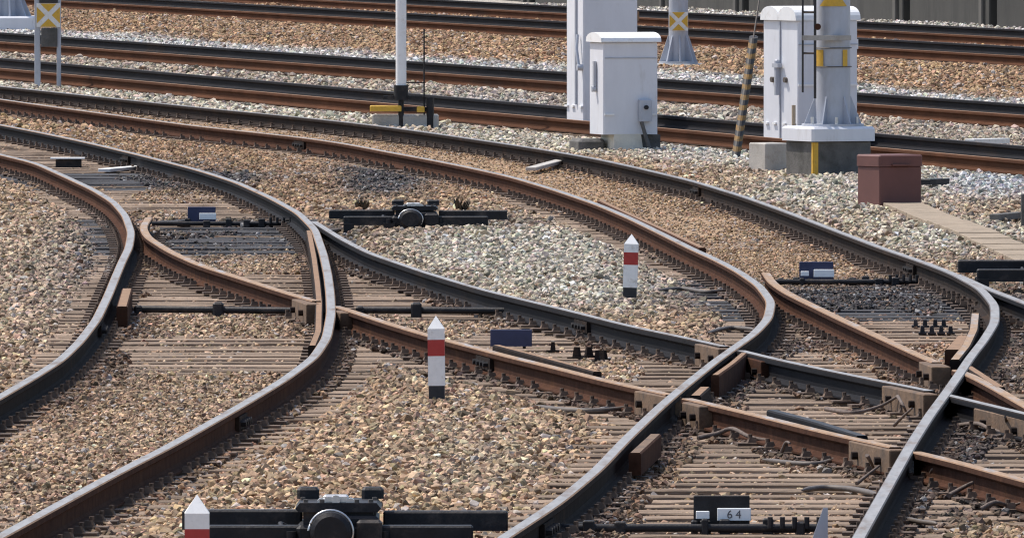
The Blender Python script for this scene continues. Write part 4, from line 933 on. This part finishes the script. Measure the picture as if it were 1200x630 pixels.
# number boards with throw rods at the switch toes
def digits(txt, h, parent):
    cu = bpy.data.curves.new('digits', 'FONT'); cu.body = txt; cu.size = h; cu.align_x = 'CENTER'; cu.align_y = 'CENTER'; cu.extrude = 0.001; cu.space_character = 1.5
    tmp = bpy.data.objects.new('tmp', cu); C.objects.link(tmp); dg = bpy.context.evaluated_depsgraph_get()
    me = bpy.data.meshes.new_from_object(tmp.evaluated_get(dg)); bpy.data.objects.remove(tmp); me.materials.clear(); me.materials.append(MATS['ink'])
    o = bpy.data.objects.new('number', me); C.objects.link(o); o.parent = parent; o.rotation_euler = (math.pi / 2, 0, 0); return o
def toe_gear(u0, u1, v, ub, label, txt=None, sc=1.0, board='black_iron', white2=True):
    z = -0.12; (xa, ya), (xb, yb) = px(u0, v, z), px(u1, v, z)
    t = thing('switch_throw_gear', label, 'switch gear', (xa, ya, SL_TOP)); Lr = xb - xa; zz = z - SL_TOP
    m = MB(); m.cyl((0, 0, zz), (Lr, 0, zz), 0.018, n=10); m.build('throw_rod', 'black_iron', t)
    m = MB(); m.box((Lr * 0.78, 0.12, zz - 0.01), (Lr * 0.34, 0.04, 0.035)); m.build('throw_rod', 'black_iron', t)
    rr = random.Random(int(u0))
    for i in range(9):
        m = MB(); q = rr.uniform(0.03, 0.97) * Lr
        m.box((q, rr.uniform(-.06, .1), zz / 2 + 0.012), (rr.uniform(0.03, 0.06), 0.05, zz + rr.uniform(0.02, 0.06)), bev=0.006); m.build('clamp', 'black_iron', t)
    for i in range(5):
        m = MB(); q = (0.80 + 0.045 * i) * Lr; m.cyl((q, -0.03, zz), (q, -0.03, zz + 0.05), 0.012, n=6, smooth=False); m.build('bolt', 'black_iron', t)
    xbp = px(ub, v, z)[0] - xa
    m = MB(); m.box((xbp, 0.10, zz + 0.065), (0.25 * sc, 0.012, 0.15 * sc), bev=0.004); m.build('back_board', board, t)
    m = MB(); m.box((xbp + 0.055 * sc, 0.06, zz + 0.058), (0.15 * sc, 0.010, 0.055 * sc), bev=0.003); pl = m.build('number_plate', 'plate_white', t)
    if white2:
        m = MB(); m.box((xbp - 0.085 * sc, 0.05, zz + 0.056), (0.06 * sc, 0.010, 0.034 * sc), bev=0.003); m.build('small_plate', 'plate_white', t)
    if txt:
        o = digits(txt, 0.052 * sc, pl); o.location = (xbp + 0.055 * sc, 0.0535, zz + 0.056)
    return t
toe_gear(648, 966, 618, 846, 'black switch rods with white plate reading 64 at the bottom edge', '64')
toe_gear(903, 1078, 330, 957, 'black switch rods with navy board and white plates on the sweeping track', None, 0.95, "navy")
toe_gear(178, 352, 262, 236, 'black switch rods with white plate across the left track', None, 0.9, "navy", False)
# slanting steel plate right of the 64 gear
x, y = px(962, 640, SL_TOP); s = ppm(y)
m = MB(); m.prism([(-0.05, 0.0), (0.03, 0.0), (0.03, 0.17), (0.01, 0.17)], -0.006, 0.006, 'Y'); o = m.build('steel_wedge', 'galvanised', None); o.location = (x, y, SL_TOP); tag(o, 'thin grey upright steel wedge at the bottom edge right of plate 64', 'steel plate')
# navy board by the rusty diagonal rail
(x, y) = px(599, 408, SL_TOP); s = ppm(y)
t = thing('navy_board', 'plain navy blue board standing behind the rusty diagonal rail', 'board', (x, y + 0.25, SL_TOP))
m = MB(); m.box((0, 0, 0.055), (49 / s, 0.02, 20 / s), bev=0.004); m.build('panel', 'navy', t)
for q in (-0.08, 0.08):
    m = MB(); m.box((q, 0.02, 0.02), (0.02, 0.02, 0.08)); m.build('leg', 'black_iron', t)
# upright rail anchors near the navy board and other loose ironwork
ANCH = [(648, 412), (676, 420), (690, 418), (700, 424), (707, 422)]
for i, (u, v) in enumerate(ANCH):
    x, y = px(u, v, SL_TOP); m = MB(); m.box((0, 0, 0.03), (0.035, 0.05, 0.06 + 0.02 * (i % 2)), taper=0.6); m.box((0, 0, 0.004), (0.08, 0.09, 0.012)); o = m.build('rail_spike', 'rust_dark', None); o.location = (x, y, SL_TOP); o.rotation_euler[2] = i
    tag(o, ['tall rusty spike nearest the navy board', 'second rusty spike from the navy board', 'middle one of five rusty spikes right of the navy board', 'fourth rusty spike from the navy board', 'rusty spike farthest from the navy board'][i], 'spike', 'spikes right of the navy board')
i = 0
for v in (383, 391):
    for j, u in enumerate((1073, 1084, 1096, 1106) if v == 383 else (1081, 1092, 1103, 1114)):
        x, y = px(u, v, SL_TOP); m = MB(); m.box((0, 0, 0.022), (0.032, 0.035, 0.05), taper=0.7); m.box((0, 0, 0.004), (0.05, 0.07, 0.012)); o = m.build('rail_spike', 'black_iron', None); o.location = (x, y, SL_TOP)
        tag(o, 'small black bolt, %s in the %s row of the right switch' % (('leftmost', 'second from left', 'third from left', 'rightmost')[j], 'far' if v == 383 else 'near'), 'bolt', 'double row of bolts in the right switch')

# dead branches and loose cables in the crossing
def loose(name, pts, r, mname, label, cat, hs=None, group=None):
    P = []
    for i, (u, v) in enumerate(pts):
        h_ = (hs[i] if hs else 0.0); x, y = px(u, v, SL_TOP + 0.015 + h_); P.append(Vector((x, y, SL_TOP + 0.015 + h_)))
    Q = []
    for i in range(len(P) - 1):
        p0, p1, p2, p3 = P[max(i - 1, 0)], P[i], P[i + 1], P[min(i + 2, len(P) - 1)]
        for k in range(5):
            t_ = k / 5; Q.append(0.5 * ((2 * p1) + (p2 - p0) * t_ + (2 * p0 - 5 * p1 + 4 * p2 - p3) * t_ ** 2 + (3 * p1 - p0 - 3 * p2 + p3) * t_ ** 3))
    Q.append(P[-1]); nq = len(Q)
    m = MB(); m.tube(Q, [r * (1.0 - 0.5 * i / nq) for i in range(nq)] if mname == 'branch' else [r * 0.72 * min(1.0, 0.35 + 6 * min(i, nq - 1 - i) / nq) for i in range(nq)], 7); o = m.build(name, mname, None)
    return tag(o, label, cat, group)
# heights given per point so a stick that stands up in the photo stands up here
loose('dead_branch', [(818, 513), (840, 508), (858, 502), (880, 512), (905, 516), (926, 518)], 0.014, 'branch', 'crooked dead branch under the near rail of the diamond', 'branch', [0, .02, .05, .02, .01, 0])
loose('dead_branch', [(916, 529), (921, 518), (926, 519)], 0.010, 'branch', 'hooked twig beside the crooked branch inside the diamond', 'branch', [0, .05, .05])
loose('loose_cable', [(894, 538), (925, 542), (960, 543), (985, 537), (1012, 544)], 0.018, 'cable_grey', 'grey cable lying across the sleepers in front of the diamond', 'cable')
loose('loose_cable', [(940, 574), (965, 571), (1000, 573), (1032, 580)], 0.020, 'cable_grey', 'dark cable lying lower right in front of the diamond near the rail', 'cable')
loose('dead_branch', [(968, 479), (1000, 483), (1030, 476), (1052, 464)], 0.013, 'branch', 'dark branch leaning on the block inside the diamond', 'branch', [0, .0, .02, .08])
loose('dead_branch', [(1048, 498), (1058, 488), (1069, 478)], 0.010, 'branch', 'thin twig standing by the right block inside the diamond', 'branch', [0, .05, .10])
loose('dead_branch', [(1052, 464), (1058, 474), (1063, 484)], 0.010, 'branch', 'bent twig hanging from the block inside the diamond', 'branch', [.10, .07, .02])
loose('dead_branch', [(1004, 566), (1018, 555), (1031, 545)], 0.010, 'branch', 'thin twig leaning below the near block of the diamond', 'branch', [0, .04, .08])
loose('dead_branch', [(1016, 533), (1021, 542), (1025, 552)], 0.011, 'branch', 'short twig hanging on the near block of the diamond', 'branch', [.09, .05, 0])
loose('loose_cable', [(624, 476), (660, 480), (705, 481), (752, 476)], 0.022, 'cable_grey', 'grey cable lying in the ballast left of the diamond', 'cable')
loose('dead_branch', [(1094, 562), (1092, 552), (1097, 548)], 0.014, 'branch', 'reddish stub standing right of the near right rail', 'branch', [0, .05, .07])
loose('dead_branch', [(1112, 580), (1130, 570), (1142, 565), (1150, 573)], 0.012, 'branch', 'arched dead branch right of the near right rail', 'branch', [0, .03, .05, .0])
loose('loose_cable', [(1060, 607), (1080, 611), (1098, 613)], 0.016, 'cable_grey', 'short dark cable end at lower right by the near rail', 'cable')
loose('dead_branch', [(1165, 512), (1180, 506), (1178, 488)], 0.012, 'branch', 'bent twig against the right edge block', 'branch', [0, .0, .10])
loose('dead_branch', [(1125, 498), (1145, 496), (1160, 502), (1180, 508)], 0.014, 'branch', 'dark branch lying under the right edge block', 'branch', [0, .03, .02, 0])
loose('loose_cable', [(772, 340), (800, 338), (828, 342), (850, 340)], 0.02, 'cable_grey', 'pale grey cable right of the small red and white post', 'cable')
loose('loose_cable', [(830, 390), (855, 384), (885, 386)], 0.02, 'cable_grey', 'dark cable on the ballast below the small post', 'cable')
loose('loose_cable', [(382, 272), (405, 270), (435, 273)], 0.03, 'cable_grey', 'dark cable by the left end of the middle switch machine', 'cable')
loose('dead_branch', [(1076, 548), (1092, 541), (1110, 548), (1124, 557)], 0.013, 'branch', 'arched branch close to the near right rail under the rusty rail', 'branch', [0, .05, .04, 0])
loose('dead_branch', [(1150, 596), (1166, 588), (1184, 592), (1199, 588)], 0.012, 'branch', 'crooked branch at the right edge below the rusty rail', 'branch', [0, .03, .01, .02])
loose('dead_branch', [(1126, 486), (1133, 478), (1140, 486)], 0.014, 'branch', 'short brown stub beside the right edge block', 'branch', [0, .05, .02])
loose('dead_branch', [(806, 500), (815, 488), (824, 484)], 0.016, 'branch', 'short reddish stick by the crossing below the near rail', 'branch', [0, .04, .06])
# weeds beside the middle machine
def weed(u, v, h, label):
    x, y, z = gpos(u, v); t = thing('dry_weed', label, 'weed', (x, y, z)); rr = random.Random(int(u))
    m = MB()
    for i in range(38):
        a = rr.uniform(0, 6.28); l = h * rr.uniform(0.5, 1); d = Vector((math.cos(a) * 0.45, math.sin(a) * 0.45, 1)) * l; b = Vector((rr.uniform(-.04, .04), rr.uniform(-.04, .04), 0)); sdv = Vector((-math.sin(a), math.cos(a), 0)) * 0.009
        m.add([b - sdv, b + sdv, b + d * 0.6 + sdv * 1.4, b + d, b + d * 0.6 - sdv * 1.4], [(0, 1, 2, 3, 4)])
    m.build('leaf', 'weed', t, 'stuff')
weed(541, 248, 0.13, 'dark brown weed at the right of the middle switch machine'); weed(424, 247, 0.11, 'dark dry weed at the left of the middle switch machine')

# ------------------------------------------------------------------ concrete wall at the top right
(xa, ya), (xb, yb) = px(700, 9, -0.15), px(1200, 37, -0.15)
t = thing('panel_wall', 'dark grey concrete panel wall at the top right behind the farthest track', 'wall', (0, 0, 0))
A = Vector((xa, ya, 0)); B = Vector((xb, yb, 0)); u_ = (B - A).normalized(); ang = math.atan2(u_.y, u_.x); L_ = (B - A).length; k_ = L_ / 500 * 102 * 1.0
n = 0; lo = -6; pw = None
nrm = Vector((-u_.y, u_.x, 0))
# panel joints: photo columns 1068 and 1170 on the wall line
def on_wall(u):
    t0, t1 = 0.0, 1.0
    best = min((abs(proj(*(A + (B - A) * q).xy, -0.15)[0] - u), q) for q in np.linspace(-0.6, 1.6, 4401)); return best[1] * L_
j0, j1 = on_wall(1068), on_wall(1170); pw = abs(j1 - j0)
for i in range(-14, 8):
    c = j0 + pw * (i + 0.5); p = A + u_ * c
    m = MB(); m.box((0, 0, 0.85), (pw - 0.5, 0.18, 2.1), bev=0.02); o = m.build('wall_panel', 'wall_panel', t); o.location = (p.x, p.y, -0.15); o.rotation_euler[2] = ang
    q = A + u_ * (c + pw / 2); m = MB(); m.box((0, 0.16, 0.85), (0.7, 0.12, 2.08)); o = m.build('joint_post', 'wall_joint', t); o.location = (q.x, q.y, -0.15); o.rotation_euler[2] = ang
    m = MB(); m.box((0.45, -0.02, 0.87), (0.22, 0.26, 2.14), bev=0.02); o = m.build('pilaster', 'wall_pier', t); o.location = (q.x - u_.x * 1.1, q.y - u_.y * 1.1, -0.15); o.rotation_euler[2] = ang
print('wall', A, B, pw, 'n obj', len(S.objects))
